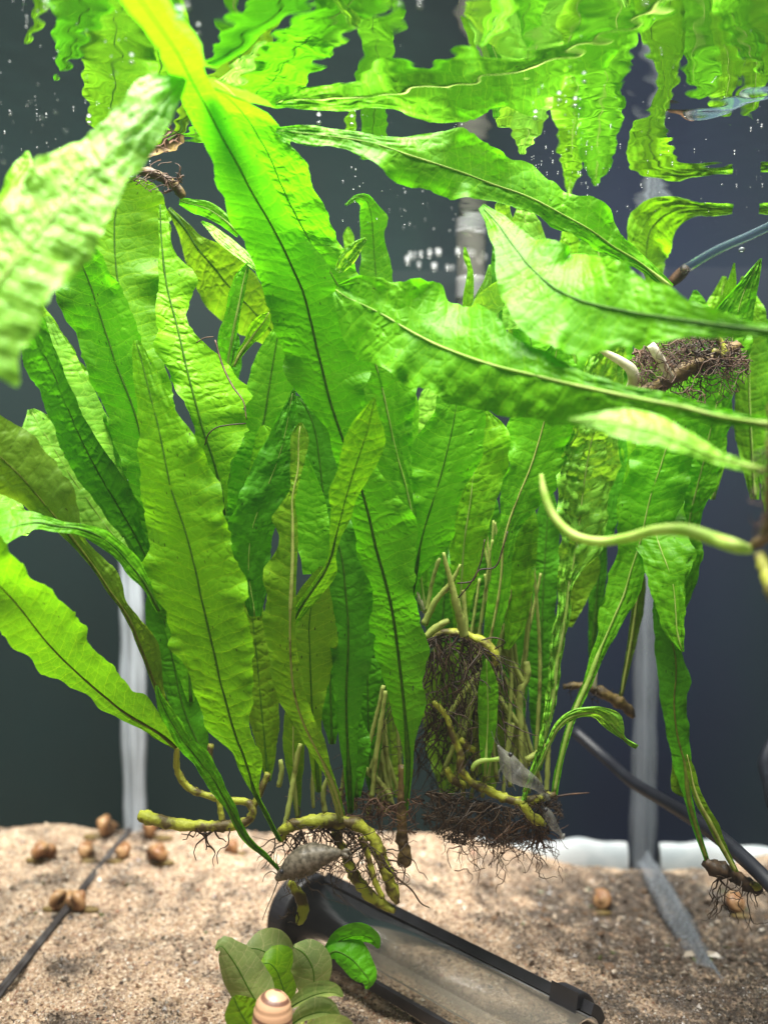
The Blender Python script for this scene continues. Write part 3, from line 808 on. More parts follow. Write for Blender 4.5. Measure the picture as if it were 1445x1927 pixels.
leaf(p, [(672, 1500, 6, 6), (668, 1440, 24, 22), (665, 1390, 26, 30), (662, 1340, 14, 16), (660, 1310, 3, 3)], (0.395, 0.395), 'deep', tilt=0, mode='v', rib='rib_dark', r0=4)
for q in ([(535, 1560, .385, 5), (545, 1510, .386, 5), (557, 1440, .388, 5), (565, 1400, .388, 4)], [(642, 1545, .383, 6), (630, 1500, .38, 6), (612, 1445, .376, 5)],
          [(684, 1440, .40, 4), (700, 1380, .40, 4), (722, 1290, .40, 4)], [(700, 1500, .398, 5), (708, 1420, .398, 5), (726, 1300, .398, 4)], [(697, 1450, .404, 4), (712, 1400, .404, 4), (724, 1350, .404, 4)],
          [(675, 1335, .41, 5), (678, 1360, .41, 6), (682, 1400, .41, 5)], [(525, 1480, .40, 5), (530, 1450, .40, 5), (528, 1430, .40, 4)], [(590, 1520, .395, 3), (588, 1480, .395, 4), (590, 1440, .395, 3)],
          [(612, 1530, .40, 5), (608, 1490, .40, 5), (618, 1460, .40, 4)], [(650, 1420, .405, 6), (712, 1470, .405, 6), (735, 1500, .405, 6)]):
    stem(p, q, 'rib_stem', name='petiole', knob=0.06)

for q, dd, mm, tl in (([(505, 1470, 5, 5), (498, 1390, 20, 24), (490, 1310, 34, 36), (482, 1220, 32, 34), (474, 1150, 20, 20), (470, 1100, 4, 4)], .40, 'olive', 15),
                  ([(700, 1490, 6, 6), (694, 1400, 26, 24), (692, 1300, 42, 40), (690, 1180, 46, 44), (688, 1090, 34, 34), (686, 1020, 4, 4)], .405, 'deep', -18),
                  ([(455, 1180, 6, 6), (448, 1080, 34, 34), (440, 980, 38, 36), (432, 890, 28, 28), (426, 820, 4, 4)], .41, 'deep', 15),
                  ([(625, 1400, 6, 6), (622, 1300, 30, 30), (620, 1200, 36, 36), (612, 1100, 30, 30), (606, 1030, 4, 4)], .40, 'deep', 10),
                  ([(360, 1320, 6, 6), (352, 1220, 30, 30), (330, 1120, 40, 36), (300, 1030, 44, 40), (270, 950, 30, 30), (250, 880, 4, 4)], .40, 'green', 12)):
    leaf(p, q, (dd, dd), mm, tilt=tl, mode='v', rib='rib_dark', r0=4, quilt=0.7)

# ---- middle plant behind
p = empty('fern_plant', 'fern in the middle behind the long leaf, its dark root ball hanging under pale stalks', 'fern plant', at(880, 1200, 0.395))
stem(p, [(800, 1205, .40, 5), (840, 1190, .40, 6), (880, 1196, .398, 8), (912, 1212, .396, 10), (932, 1236, .395, 10), (925, 1258, .396, 7), (910, 1280, .398, 5)], 'rhizome', name='rhizome', knob=0.2)
root_mass(p, [(802, 1205), (840, 1192), (890, 1203), (930, 1240)], 60, 15, 8, .397, 0.022, 1.9, drop=0.5, curl=0.26, seed=31)
root_mass(p, [(800, 1230), (850, 1220), (915, 1250)], 34, 26, 8, .405, 0.02, 1.9, drop=0.5, curl=0.24, seed=32)
root_mass(p, [(800, 1320), (860, 1330), (900, 1320)], 34, 18, 8, .415, 0.014, 1.9, drop=0.5, curl=0.3, seed=33)
for q in ([(874, 1198, .393, 9), (862, 1150, .39, 8), (848, 1095, .388, 6), (834, 1040, .386, 3)], [(803, 1150, .40, 4), (812, 1100, .40, 4), (826, 1050, .40, 4)], [(798, 1175, .398, 7), (820, 1130, .396, 6), (850, 1095, .394, 5), (866, 1062, .392, 2)],
          [(802, 1152, .405, 6), (790, 1130, .405, 6), (780, 1105, .405, 5)], [(879, 1200, .40, 5), (874, 1150, .40, 5), (872, 1110, .40, 4)], [(800, 1200, .392, 7), (822, 1180, .392, 7), (845, 1168, .392, 5)],
          [(845, 1345, .40, 5), (870, 1305, .40, 5), (908, 1260, .40, 5)], [(870, 1390, .402, 5), (882, 1350, .402, 5), (896, 1300, .402, 5)]):
    stem(p, q, 'shoot' if q[0][0] in (802,) else 'rib_stem', name='petiole', knob=0.05)
leaf(p, [(800, 1150, 10, 10), (782, 1010, 35, 18), (765, 920, 50, 20), (745, 850, 58, 32), (730, 780, 52, 48), (705, 680, 62, 72), (665, 590, 72, 62), (620, 510, 62, 56), (570, 430, 62, 62), (535, 360, 62, 58), (505, 290, 62, 60), (470, 230, 62, 56), (430, 185, 40, 46), (400, 165, 8, 8)],
     (0.405, 0.40, 0.39, 0.372, 0.345, 0.315), 'green', tilt=18, mode='v', rib='rib_pale', quilt=2.2, r0=5, r1=2)
leaf(p, [(480, 1160, 10, 10), (468, 1065, 36, 42), (474, 1000, 47, 42), (490, 950, 42, 52), (508, 905, 42, 42), (525, 860, 42, 32), (538, 810, 27, 22), (545, 770, 13, 16), (552, 733, 2, 3)], (0.385, 0.38, 0.38), 'deep', tilt=14, mode='v', rib='rib_pale', quilt=1.8, r0=3)
leaf(p, [(470, 970, 15, 20), (472, 920, 22, 42), (480, 880, 34, 42), (485, 840, 40, 42), (490, 815, 22, 32), (495, 800, 4, 4)], (0.40, 0.398), 'lime', tilt=-35, mode='v', rib=None)
leaf(p, [(450, 1030, 20, 30), (462, 940, 32, 40), (480, 860, 38, 42), (497, 790, 44, 38), (508, 720, 44, 42), (517, 665, 32, 42), (525, 622, 13, 20), (530, 600, 3, 3)], (0.405, 0.40, 0.395), 'green', tilt=12, mode='v', rib='rib_dark', quilt=1.0, r0=6)
leaf(p, [(718, 640, 30, 30), (710, 545, 32, 30), (705, 490, 27, 28), (702, 445, 25, 23), (700, 418, 23, 29), (696, 392, 20, 16), (688, 375, 15, 10), (672, 371, 8, 5), (650, 386, 2, 2)], (0.41, 0.41, 0.40), 'green', tilt=-15, rib='rib_dark', quilt=0.6, r0=2)
leaf(p, [(636, 512, 6, 6), (655, 485, 14, 12), (672, 465, 11, 10), (689, 449, 3, 3)], (0.352, 0.355), 'pale', tilt=35, rib=None)
leaf(p, [(662, 520, 5, 5), (657, 460, 9, 9), (655, 437, 8, 8), (655, 427, 2, 2)], (0.42, 0.42), 'lime', rib=None, mode='v')
leaf(p, [(775, 1130, 4, 4), (783, 1075, 7, 16), (790, 1029, 13, 52), (807, 966, 22, 54), (822, 920, 44, 50), (836, 869, 63, 63), (848, 820, 62, 60), (856, 778, 44, 54), (862, 740, 36, 26), (868, 712, 4, 4)], (0.40, 0.388, 0.382, 0.38), 'green', tilt=-18, mode='v', rib='rib_dark', quilt=1.3, r0=4)
leaf(p, [(800, 870, 15, 20), (803, 800, 15, 17), (806, 760, 19, 17), (815, 725, 13, 11), (820, 708, 2, 2)], (0.42, 0.42), 'pale', mode='v', rib=None, tilt=-30)
leaf(p, [(752, 960, 8, 8), (765, 870, 15, 21), (770, 810, 17, 19), (770, 760, 13, 17), (765, 715, 7, 9), (762, 688, 2, 2)], (0.41, 0.405), 'green', mode='v', rib=None, tilt=30)
leaf(p, [(762, 1000, 5, 5), (765, 950, 12, 14), (770, 910, 14, 12), (776, 880, 3, 3)], (0.415, 0.415), 'lime', mode='v', rib=None, tilt=-30)
leaf(p, [(862, 1190, 8, 8), (868, 1100, 22, 28), (873, 1025, 24, 40), (885, 942, 26, 46), (892, 890, 25, 61), (898, 850, 16, 57), (905, 805, 9, 40), (910, 772, 4, 8)], (0.405, 0.398, 0.395), 'lime', tilt=-24, mode='v', rib='rib_pale', quilt=1.6, r0=5)
leaf(p, [(905, 1300, 5, 5), (915, 1240, 7, 9), (925, 1189, 14, 16), (938, 1120, 20, 20), (943, 1080, 18, 18), (946, 1030, 18, 20), (958, 980, 17, 32), (975, 935, 30, 62), (998, 879, 44, 64), (1015, 825, 52, 68), (1028, 775, 62, 64), (1038, 720, 52, 50), (1045, 670, 30, 30), (1050, 640, 4, 4)], (0.40, 0.392, 0.385, 0.378), 'green', tilt=-15, mode='v', rib='rib_stem', quilt=0.9, r0=7)
leaf(p, [(952, 1222, 4, 6), (962, 1180, 12, 26), (966, 1140, 17, 33), (966, 1090, 17, 33), (970, 1040, 20, 41), (975, 990, 20, 32), (985, 950, 11, 16), (990, 928, 2, 2)], (0.405, 0.402), 'lime', tilt=-35, mode='v', rib=None, quilt=3.0)
leaf(p, [(912, 1460, 4, 4), (916, 1390, 16, 14), (918, 1340, 20, 18), (916, 1280, 16, 20), (915, 1240, 3, 3)], (0.392, 0.392), 'green', tilt=20, mode='v', rib='rib_pale', quilt=0.5, r0=4)
leaf(p, [(890, 1180, 15, 15), (892, 1100, 45, 42), (895, 1020, 50, 50), (900, 950, 40, 40), (905, 900, 4, 4)], (0.425, 0.425), 'deep', mode='v', rib='rib_dark', tilt=10)
rq = random.Random(78)
for k in range(22):
    x0, x1 = rq.uniform(830, 1020), rq.uniform(900, 1030)
    y1 = rq.uniform(960, 1090)
    dd = rq.uniform(.405, .425)
    stem(p, [(x0, rq.uniform(1440, 1510), dd, rq.uniform(3.5, 5)), ((x0 + x1) / 2 + rq.uniform(-15, 15), (1480 + y1) / 2, dd, 3.6), (x1, y1, dd, 2.4)], 'rib_stem', name='petiole', knob=0.06)
leaf(p, [(1015, 1450, 5, 5), (1015, 1350, 17, 17), (1018, 1250, 27, 27), (1020, 1150, 30, 27), (1025, 1050, 27, 27), (1030, 970, 22, 22), (1035, 920, 4, 4)], (0.435, 0.435), 'deep', mode='v', rib='rib_dark', tilt=-10)
leaf(p, [(975, 1420, 5, 5), (970, 1330, 20, 20), (965, 1240, 30, 30), (962, 1160, 28, 28), (960, 1110, 4, 4)], (0.44, 0.44), 'deep', mode='v', rib='rib_dark', tilt=10)
leaf(p, [(830, 1210, 20, 20), (835, 1130, 40, 40), (840, 1060, 45, 40), (850, 1000, 30, 30), (855, 960, 4, 4)], (0.43, 0.43), 'deep', mode='v', rib='rib_dark', tilt=-10)
for q in ([(840, 1500, 10, 10), (845, 1420, 40, 36), (842, 1340, 48, 44), (838, 1260, 40, 40), (836, 1190, 4, 4)], [(920, 1490, 10, 10), (915, 1400, 36, 40), (905, 1310, 44, 46), (895, 1230, 40, 36), (890, 1170, 4, 4)],
          [(740, 1500, 8, 8), (735, 1420, 26, 24), (728, 1340, 28, 26), (720, 1260, 4, 4)]):
    leaf(p, q, (0.445, 0.445), 'old', mode='v', rib='rib_dark', tilt=-25)
leaf(p, [(937, 640, 10, 10), (936, 545, 15, 15), (937, 500, 13, 14), (935, 460, 9, 13), (932, 434, 3, 3)], (0.405, 0.405), 'deep', mode='v', rib='rib_pale', r0=2, tilt=20)
leaf(p, [(880, 606, 10, 10), (905, 590, 22, 16), (930, 568, 28, 18), (950, 545, 20, 12), (970, 531, 10, 6), (986, 527, 3, 3)], (0.39, 0.392), 'pale', rib=None, tilt=25)
leaf(p, [(1005, 700, 30, 40), (996, 630, 26, 32), (986, 590, 21, 21), (978, 560, 13, 13), (975, 538, 3, 3)], (0.395, 0.398), 'green', mode='v', rib='rib_dark', r0=2, tilt=-20)
leaf(p, [(876, 620, 8, 8), (882, 560, 11, 9), (885, 530, 9, 7), (884, 505, 5, 6), (878, 485, 6, 7), (874, 465, 2, 2)], (0.40, 0.40), 'lime', mode='v', rib=None, tilt=30)
leaf(p, [(902, 620, 22, 12), (910, 560, 16, 14), (918, 530, 9, 7), (922, 498, 2, 2)], (0.402, 0.402), 'pale', mode='v', rib=None, tilt=30)
leaf(p, [(1010, 800, 8, 8), (1010, 700, 42, 42), (1005, 600, 50, 50), (998, 500, 46, 46), (990, 430, 32, 34), (982, 376, 4, 4)], (0.41, 0.405), 'pale', mode='v', rib='rib_pale', r0=3, tilt=-20, quilt=1.5)
leaf(p, [(960, 620, 15, 15), (965, 540, 17, 17), (962, 470, 12, 12), (955, 420, 10, 10), (945, 378, 10, 14), (975, 372, 4, 4)], (0.395, 0.395, 0.385), 'pale', mode='v', rib=None, tilt=-30)
stem(p, [(860, 1098, .385, 1.5), (890, 1092, .385, 1.7), (900, 1074, .385, 1.7), (930, 1068, .385, 1.6), (946, 1030, .384, 1.5), (955, 1000, .384, 1.2)], 'root', name='root', seg=5)
stem(p, [(862, 1125, .386, 1.3), (885, 1098, .385, 1.5), (900, 1070, .385, 1.4), (912, 1015, .385, 1.1)], 'root', name='root', seg=5)
stem(p, [(905, 1205, .385, 1.4), (930, 1200, .385, 1.5), (950, 1208, .385, 1.3), (930, 1222, .387, 1.0)], 'root', name='root', seg=5)

# ---- plant on the right rhizome: two tall leaves and a curled young one
p = empty('fern_plant', 'fern on the shaggy root mat right of the middle, with a curled young leaf', 'fern plant', at(960, 1500, 0.395))
stem(p, [(815, 1320, .395, 5), (838, 1345, .395, 6), (852, 1385, .395, 7), (866, 1420, .395, 7), (868, 1450, .395, 7), (885, 1470, .395, 8), (920, 1488, .395, 9), (950, 1502, .395, 9), (985, 1510, .394, 9), (1020, 1500, .394, 8), (1045, 1495, .394, 6)], 'rhizome', name='rhizome', knob=0.2)
stem(p, [(985, 1512, .39, 7), (995, 1532, .39, 8), (1018, 1548, .39, 8), (1026, 1552, .39, 4)], 'rhizome', name='rhizome', knob=0.12)
stem(p, [(866, 1390, .398, 5), (880, 1405, .398, 6), (895, 1413, .398, 5)], 'rhizome', name='rhizome_shoot', knob=0.2)
stem(p, [(888, 1450, .39, 4), (892, 1440, .39, 5), (905, 1432, .39, 5), (925, 1430, .39, 4), (940, 1428, .39, 5)], 'rib_pale', name='young_shoot')
stem(p, [(840, 1445, .40, 6), (850, 1465, .40, 8), (875, 1480, .40, 7)], 'rhizome', name='rhizome_shoot', knob=0.2)
stem(p, [(1040, 1500, .395, 2), (1070, 1495, .395, 1.8), (1108, 1492, .395, 1)], 'root_brown', name='root', seg=5)
root_mass(p, [(800, 1490), (870, 1500), (950, 1520), (1040, 1505)], 120, 16, 8, .397, 0.02, 1.6, drop=0.3, curl=0.4, bounds=(925, 1530, 130, 62), m='root', seed=41)
root_mass(p, [(860, 1540), (930, 1545), (1000, 1550)], 60, 13, 8, .40, 0.02, 1.5, drop=0.5, m='root_brown', seed=42)
root_mass(p, [(985, 1530), (1015, 1560), (1035, 1580)], 30, 12, 7, .395, 0.01, 1.5, drop=0.5, m='root_brown', seed=43)
for q in ([(985, 1285, .41, 5), (965, 1250, .41, 5), (945, 1213, .41, 5)], [(975, 1330, .41, 4), (960, 1300, .41, 4), (945, 1262, .41, 4)], [(982, 1372, .41, 5), (962, 1345, .41, 5), (938, 1312, .41, 5)],
          [(980, 1440, .41, 5), (980, 1380, .41, 6), (980, 1300, .41, 7), (992, 1268, .41, 7), (990, 1245, .41, 6)], [(1028, 1490, .405, 5), (1030, 1440, .405, 5), (1032, 1400, .405, 4)], [(990, 1430, .405, 6), (1010, 1420, .405, 7), (1030, 1405, .405, 6)],
          [(960, 1480, .41, 4), (955, 1430, .41, 4), (965, 1360, .41, 4)], [(935, 1470, .412, 4), (928, 1400, .412, 4), (935, 1330, .412, 4)]):
    stem(p, q, 'rib_stem', name='petiole', knob=0.06)
leaf(p, [(985, 1505, 5, 5), (1000, 1455, 6, 6), (1018, 1405, 9, 7), (1038, 1324, 15, 9), (1046, 1248, 16, 11), (1055, 1200, 21, 10), (1063, 1157, 19, 9), (1072, 1090, 24, 13), (1079, 1056, 28, 44), (1094, 945, 53, 61), (1099, 904, 59, 73), (1108, 850, 52, 72), (1119, 798, 42, 63), (1125, 750, 46, 56), (1135, 700, 40, 50), (1150, 650, 30, 30), (1160, 610, 4, 4)],
     (0.39, 0.392, 0.392, 0.385), 'pale', tilt=24, mode='v', rib='rib_pale', quilt=5.0, r0=7)
leaf(p, [(1042, 1495, 5, 5), (1052, 1440, 6, 6), (1083, 1333, 8, 8), (1108, 1277, 9, 11), (1125, 1231, 11, 15), (1145, 1185, 17, 19), (1160, 1150, 29, 23), (1172, 1123, 31, 27), (1185, 1078, 35, 26), (1203, 1022, 41, 36), (1211, 988, 47, 46), (1225, 928, 56, 58), (1240, 885, 59, 53), (1252, 846, 51, 51), (1265, 800, 46, 46), (1278, 750, 41, 41), (1290, 700, 30, 30), (1300, 660, 4, 4)],
     (0.395, 0.40, 0.40, 0.395), 'green', tilt=-20, mode='v', rib='rib_pale', quilt=2.4, r0=6)
leaf(p, [(985, 1490, 4, 4), (1015, 1440, 5, 5), (1035, 1395, 6, 6), (1052, 1365, 8, 8), (1075, 1348, 11, 9), (1105, 1341, 11, 10), (1130, 1344, 15, 14), (1148, 1358, 24, 17), (1160, 1374, 17, 11), (1172, 1388, 4, 4), (1190, 1402, 5, 5), (1198, 1406, 5, 4)], (0.385, 0.38, 0.378), 'pale', tilt=35, rib='rib_pale', quilt=2.0, r0=5, label='curled yellow young leaf bent over like a hook')
leaf(p, [(1110, 1240, 3, 3), (1118, 1180, 12, 8), (1122, 1120, 16, 14), (1128, 1060, 16, 16), (1135, 1000, 4, 4)], (0.44, 0.44), 'deep', mode='v', rib='rib_dark', tilt=0)
leaf(p, [(1070, 1180, 6, 6), (1085, 1120, 14, 24), (1100, 1070, 18, 30), (1110, 1020, 4, 4)], (0.43, 0.43), 'olive', mode='v', rib=None)
leaf(p, [(1145, 1010, 10, 10), (1155, 930, 18, 14), (1165, 850, 15, 15), (1172, 800, 4, 4)], (0.425, 0.425), 'deep', mode='v', rib=None)

# ---- dark bare rhizome behind
p = empty('fern_plant', 'short dark rhizome behind at right with one thin folded leaf on a brown stalk', 'fern plant', at(1140, 1310, 0.44))
stem(p, [(1060, 1292, .44, 6), (1090, 1290, .44, 8), (1115, 1296, .44, 10), (1145, 1310, .44, 10), (1170, 1326, .44, 10), (1186, 1340, .44, 8), (1192, 1350, .44, 4)], 'rhizome_dark', name='rhizome', knob=0.25)
root_mass(p, [(1070, 1290), (1110, 1296), (1150, 1312)], 14, 6, 6, .44, 0.008, 1.4, drop=0.2, m='root', seed=51)
leaf(p, [(1168, 1310, 4, 4), (1178, 1255, 5, 7), (1188, 1200, 6, 12), (1195, 1150, 8, 16), (1202, 1100, 10, 14), (1205, 1060, 3, 3)], (0.435, 0.43), 'old', mode='v', rib='rib_stem', r0=4)
stem(p, [(1119, 1296, .438, 4), (1118, 1280, .438, 5), (1120, 1265, .438, 4)], 'shoot', name='young_shoot')

# ---- right plant with the brown root ball
p = empty('fern_plant', 'fern at right around a brown matted root ball with two white new shoots', 'fern plant', at(1290, 690, 0.37))
stem(p, [(1178, 738, .368, 8), (1215, 735, .368, 11), (1250, 722, .37, 13), (1280, 700, .37, 15), (1315, 685, .372, 13), (1355, 668, .374, 13), (1390, 648, .375, 10)], 'rhizome_dark', name='rhizome', knob=0.22)
root_mass(p, [(1200, 660), (1260, 690), (1320, 690), (1385, 660)], 52, 24, 8, .374, 0.016, 1.7, drop=0.02, curl=0.8, bounds=(1300, 695, 108, 66), m='root_brown', seed=61)
root_mass(p, [(1280, 650), (1330, 670), (1390, 650)], 34, 16, 7, .37, 0.012, 2.0, drop=0.02, bounds=(1325, 668, 72, 36), m='root', seed=62)
stem(p, [(1124, 655, .36, 4), (1145, 667, .36, 7), (1168, 680, .36, 9), (1188, 697, .361, 11), (1192, 716, .363, 11), (1184, 738, .366, 11)], 'shoot', name='young_shoot')
stem(p, [(1224, 648, .362, 7), (1232, 660, .362, 10), (1244, 682, .364, 9), (1262, 712, .368, 8)], 'shoot', name='young_shoot', knob=0.1)
stem(p, [(1340, 660, .365, 6), (1362, 668, .365, 7), (1352, 640, .365, 6), (1336, 628, .365, 5)], 'rhizome', name='rhizome_shoot', knob=0.1)
leaf(p, [(1270, 1165, 5, 5), (1285, 1100, 16, 22), (1292, 1040, 22, 24), (1298, 969, 22, 20), (1310, 920, 37, 32), (1325, 860, 57, 34), (1338, 800, 57, 33), (1350, 750, 62, 33), (1362, 700, 62, 36), (1375, 650, 52, 30), (1385, 600, 42, 35), (1395, 560, 32, 31), (1410, 525, 15, 19), (1430, 487, 2, 2)],
     (0.415, 0.41, 0.40, 0.392), 'green', tilt=-15, mode='v', rib='rib_pale', quilt=2.0, r0=5)
leaf(p, [(1355, 660, 15, 15), (1362, 590, 23, 18), (1374, 545, 14, 13), (1381, 495, 2, 2)], (0.405, 0.40), 'lime', mode='v', rib=None, tilt=20)
leaf(p, [(1195, 1040, 8, 8), (1200, 950, 30, 30), (1210, 850, 48, 48), (1222, 750, 55, 55), (1230, 660, 45, 50), (1232, 590, 22, 26), (1228, 540, 14, 22), (1218, 505, 15, 40), (1215, 465, 36, 57), (1225, 430, 47, 60), (1245, 407, 37, 50), (1275, 393, 20, 30), (1300, 391, 11, 17), (1340, 392, 9, 13), (1378, 393, 10, 9)], (0.43, 0.432, 0.428, 0.422), 'lime', tilt=28, rib='rib_dark', quilt=2.0, r0=3, r1=2)
leaf(p, [(1150, 960, 6, 6), (1148, 880, 28, 28), (1145, 780, 46, 44), (1140, 680, 52, 50), (1134, 580, 48, 46), (1128, 500, 40, 36), (1122, 430, 24, 22), (1118, 392, 3, 3)], (0.435, 0.435), 'green', mode='v', rib='rib_pale', r0=4, tilt=-15, quilt=1.6)
leaf(p, [(1340, 940, 6, 6), (1345, 850, 24, 22), (1350, 760, 34, 24), (1352, 660, 34, 26), (1356, 570, 26, 24), (1362, 520, 4, 4)], (0.438, 0.438), 'lime', mode='v', rib='rib_pale', r0=4, tilt=15, quilt=1.6)
for q, dd, mm, tl in (([(1090, 900, 6, 6), (1085, 780, 36, 36), (1080, 660, 44, 44), (1076, 560, 38, 38), (1072, 470, 26, 26), (1070, 402, 4, 4)], .445, 'lime', 15),
                  ([(1262, 1000, 6, 6), (1258, 880, 34, 34), (1254, 780, 42, 40), (1250, 680, 36, 36), (1247, 610, 22, 22), (1244, 556, 4, 4)], .445, 'lime', 20),
                  ([(1302, 1000, 6, 6), (1304, 880, 26, 30), (1304, 780, 32, 34), (1302, 690, 28, 30), (1300, 620, 18, 18), (1298, 578, 4, 4)], .44, 'green', -15)):
    leaf(p, q, (dd, dd), mm, tilt=tl, mode='v', rib='rib_pale', r0=4, quilt=1.4)
leaf(p, [(1322, 610, 8, 8), (1312, 570, 16, 16), (1307, 546, 3, 3)], (0.43, 0.43), 'green', rib=None, mode='v')
leaf(p, [(1283, 1226, 2, 2), (1273, 1185, 22, 10), (1271, 1154, 31, 13), (1262, 1083, 43, 27), (1245, 1040, 36, 56), (1233, 1000, 40, 52), (1240, 950, 50, 40), (1252, 900, 40, 40), (1265, 860, 8, 8)], (0.385, 0.392, 0.435), 'green', tilt=-35, mode='v', rib='rib_pale', quilt=2.8, r0=2, r1=4)

# ---- loose cutting at the right, above the gravel
p = empty('fern_plant', 'loose fern cutting at lower right with a blackened rhizome floating over the gravel', 'fern plant', at(1375, 1645, 0.39))
stem(p, [(1326, 1622, .39, 10), (1345, 1634, .39, 15), (1370, 1642, .39, 14), (1392, 1655, .39, 12), (1412, 1668, .39, 11), (1428, 1674, .39, 9), (1434, 1676, .39, 4)], 'root', name='rhizome', knob=0.2)
stem(p, [(1408, 1662, .388, 6), (1424, 1669, .388, 8), (1431, 1670, .388, 4)], 'rhizome', name='rhizome_tip')
root_mass(p, [(1340, 1640), (1375, 1650), (1410, 1668)], 16, 12, 7, .39, 0.012, 1.8, drop=0.6, seed=71)
leaf(p, [(1330, 1620, 5, 5), (1310, 1560, 6, 6), (1294, 1498, 9, 8), (1289, 1443, 22, 11), (1274, 1385, 20, 26), (1268, 1308, 27, 25), (1271, 1277, 32, 29), (1271, 1246, 38, 17), (1262, 1200, 32, 17), (1252, 1160, 26, 16), (1245, 1130, 16, 15), (1240, 1100, 3, 3)], (0.39, 0.398, 0.40, 0.405), 'deep', tilt=-10, mode='v', rib='rib_brown', quilt=0.5, r0=6)
leaf(p, [(1384, 1640, 5, 5), (1352, 1580, 7, 10), (1335, 1545, 8, 13), (1318, 1515, 7, 11), (1305, 1480, 6, 9), (1298, 1445, 5, 8), (1292, 1420, 2, 2)], (0.386, 0.388), 'olive', tilt=-30, mode='v', rib='rib_stem', r0=6)
leaf(p, [(1292, 1500, 8, 2), (1278, 1490, 12, 4), (1274, 1450, 10, 6), (1272, 1400, 4, 4)], (0.402, 0.402), 'olive', mode='v', rib=None)

# ---- near plant at the right edge, its stalks coming in from outside
p = empty('fern_plant', 'near fern at the right edge whose broad leaves sweep left on pale stalks', 'fern plant', at(1450, 800, 0.27))
leaf(p, [(1480, 803, 10, 10), (1425, 795, 11, 11), (1350, 783, 16, 16), (1280, 765, 20, 18), (1200, 750, 26, 20), (1120, 733, 66, 26), (1070, 722, 82, 34), (1000, 705, 78, 54), (930, 688, 88, 76), (870, 668, 88, 106), (820, 648, 88, 106), (770, 622, 88, 100), (720, 592, 92, 74), (680, 572, 76, 56), (650, 558, 30, 44), (632, 545, 10, 12)],
     (0.262, 0.275, 0.30, 0.325, 0.342), 'green', tilt=2, rib='rib_pale', quilt=1.6, r0=10, r1=2)
leaf(p, [(1262, 542, 8, 8), (1200, 492, 14, 20), (1150, 462, 16, 26), (1118, 438, 22, 52), (1060, 405, 27, 50), (1010, 378, 25, 52), (980, 365, 28, 76), (930, 348, 36, 56), (870, 325, 52, 68), (820, 308, 52, 68), (770, 292, 56, 50), (710, 272, 38, 22), (650, 260, 20, 22), (590, 253, 24, 18), (550, 248, 18, 12), (520, 245, 6, 5)],
     (0.365, 0.358, 0.348, 0.338, 0.334), 'green', tilt=4, rib='rib_pale', quilt=0.8, r0=5, r1=2, wave=1.3)
leaf(p, [(1500, 628, 10, 10), (1445, 622, 12, 11), (1380, 615, 20, 20), (1320, 607, 30, 32), (1250, 597, 44, 54), (1190, 588, 62, 76), (1140, 578, 92, 95), (1090, 565, 112, 112), (1040, 540, 108, 98), (1000, 505, 80, 70), (965, 462, 42, 38), (935, 420, 22, 22), (905, 388, 6, 6)],
     (0.255, 0.27, 0.29, 0.315, 0.345), 'green', tilt=2, rib='rib_dark', quilt=1.8, r0=9, r1=2)
leaf(p, [(1440, 886, 6, 6), (1400, 876, 11, 11), (1350, 862, 15, 17), (1300, 840, 16, 28), (1240, 815, 28, 38), (1180, 800, 30, 34), (1120, 793, 18, 16), (1070, 790, 5, 5)], (0.245, 0.25, 0.26), 'pale', tilt=30, rib='rib_pale', r0=7)
stem(p, [(1018, 893, .29, 4), (1023, 925, .288, 7), (1042, 972, .285, 8), (1080, 1008, .28, 8.5), (1130, 1019, .275, 8.5), (1180, 1012, .27, 9), (1235, 998, .262, 10), (1290, 998, .255, 12), (1345, 1015, .25, 13), (1392, 1030, .245, 12), (1410, 1034, .26, 9)], 'rib_pale', name='petiole')
stem(p, [(1412, 1030, .255, 7), (1440, 1010, .25, 14), (1458, 940, .235, 20), (1466, 860, .225, 22), (1470, 800, .225, 22), (1478, 700, .23, 22), (1490, 620, .24, 18)], 'rhizome_dark', name='rhizome', knob=0.2)
root_mass(p, [(1430, 1010), (1445, 900), (1455, 820)], 26, 9, 9, .235, 0.012, 1.6, drop=0.1, bounds=(1452, 950, 38, 130), m='root_brown', seed=81)
stem(p, [(1428, 1045, .24, 8), (1445, 1085, .235, 14), (1462, 1125, .23, 16)], 'rhizome', name='rhizome', knob=0.2)

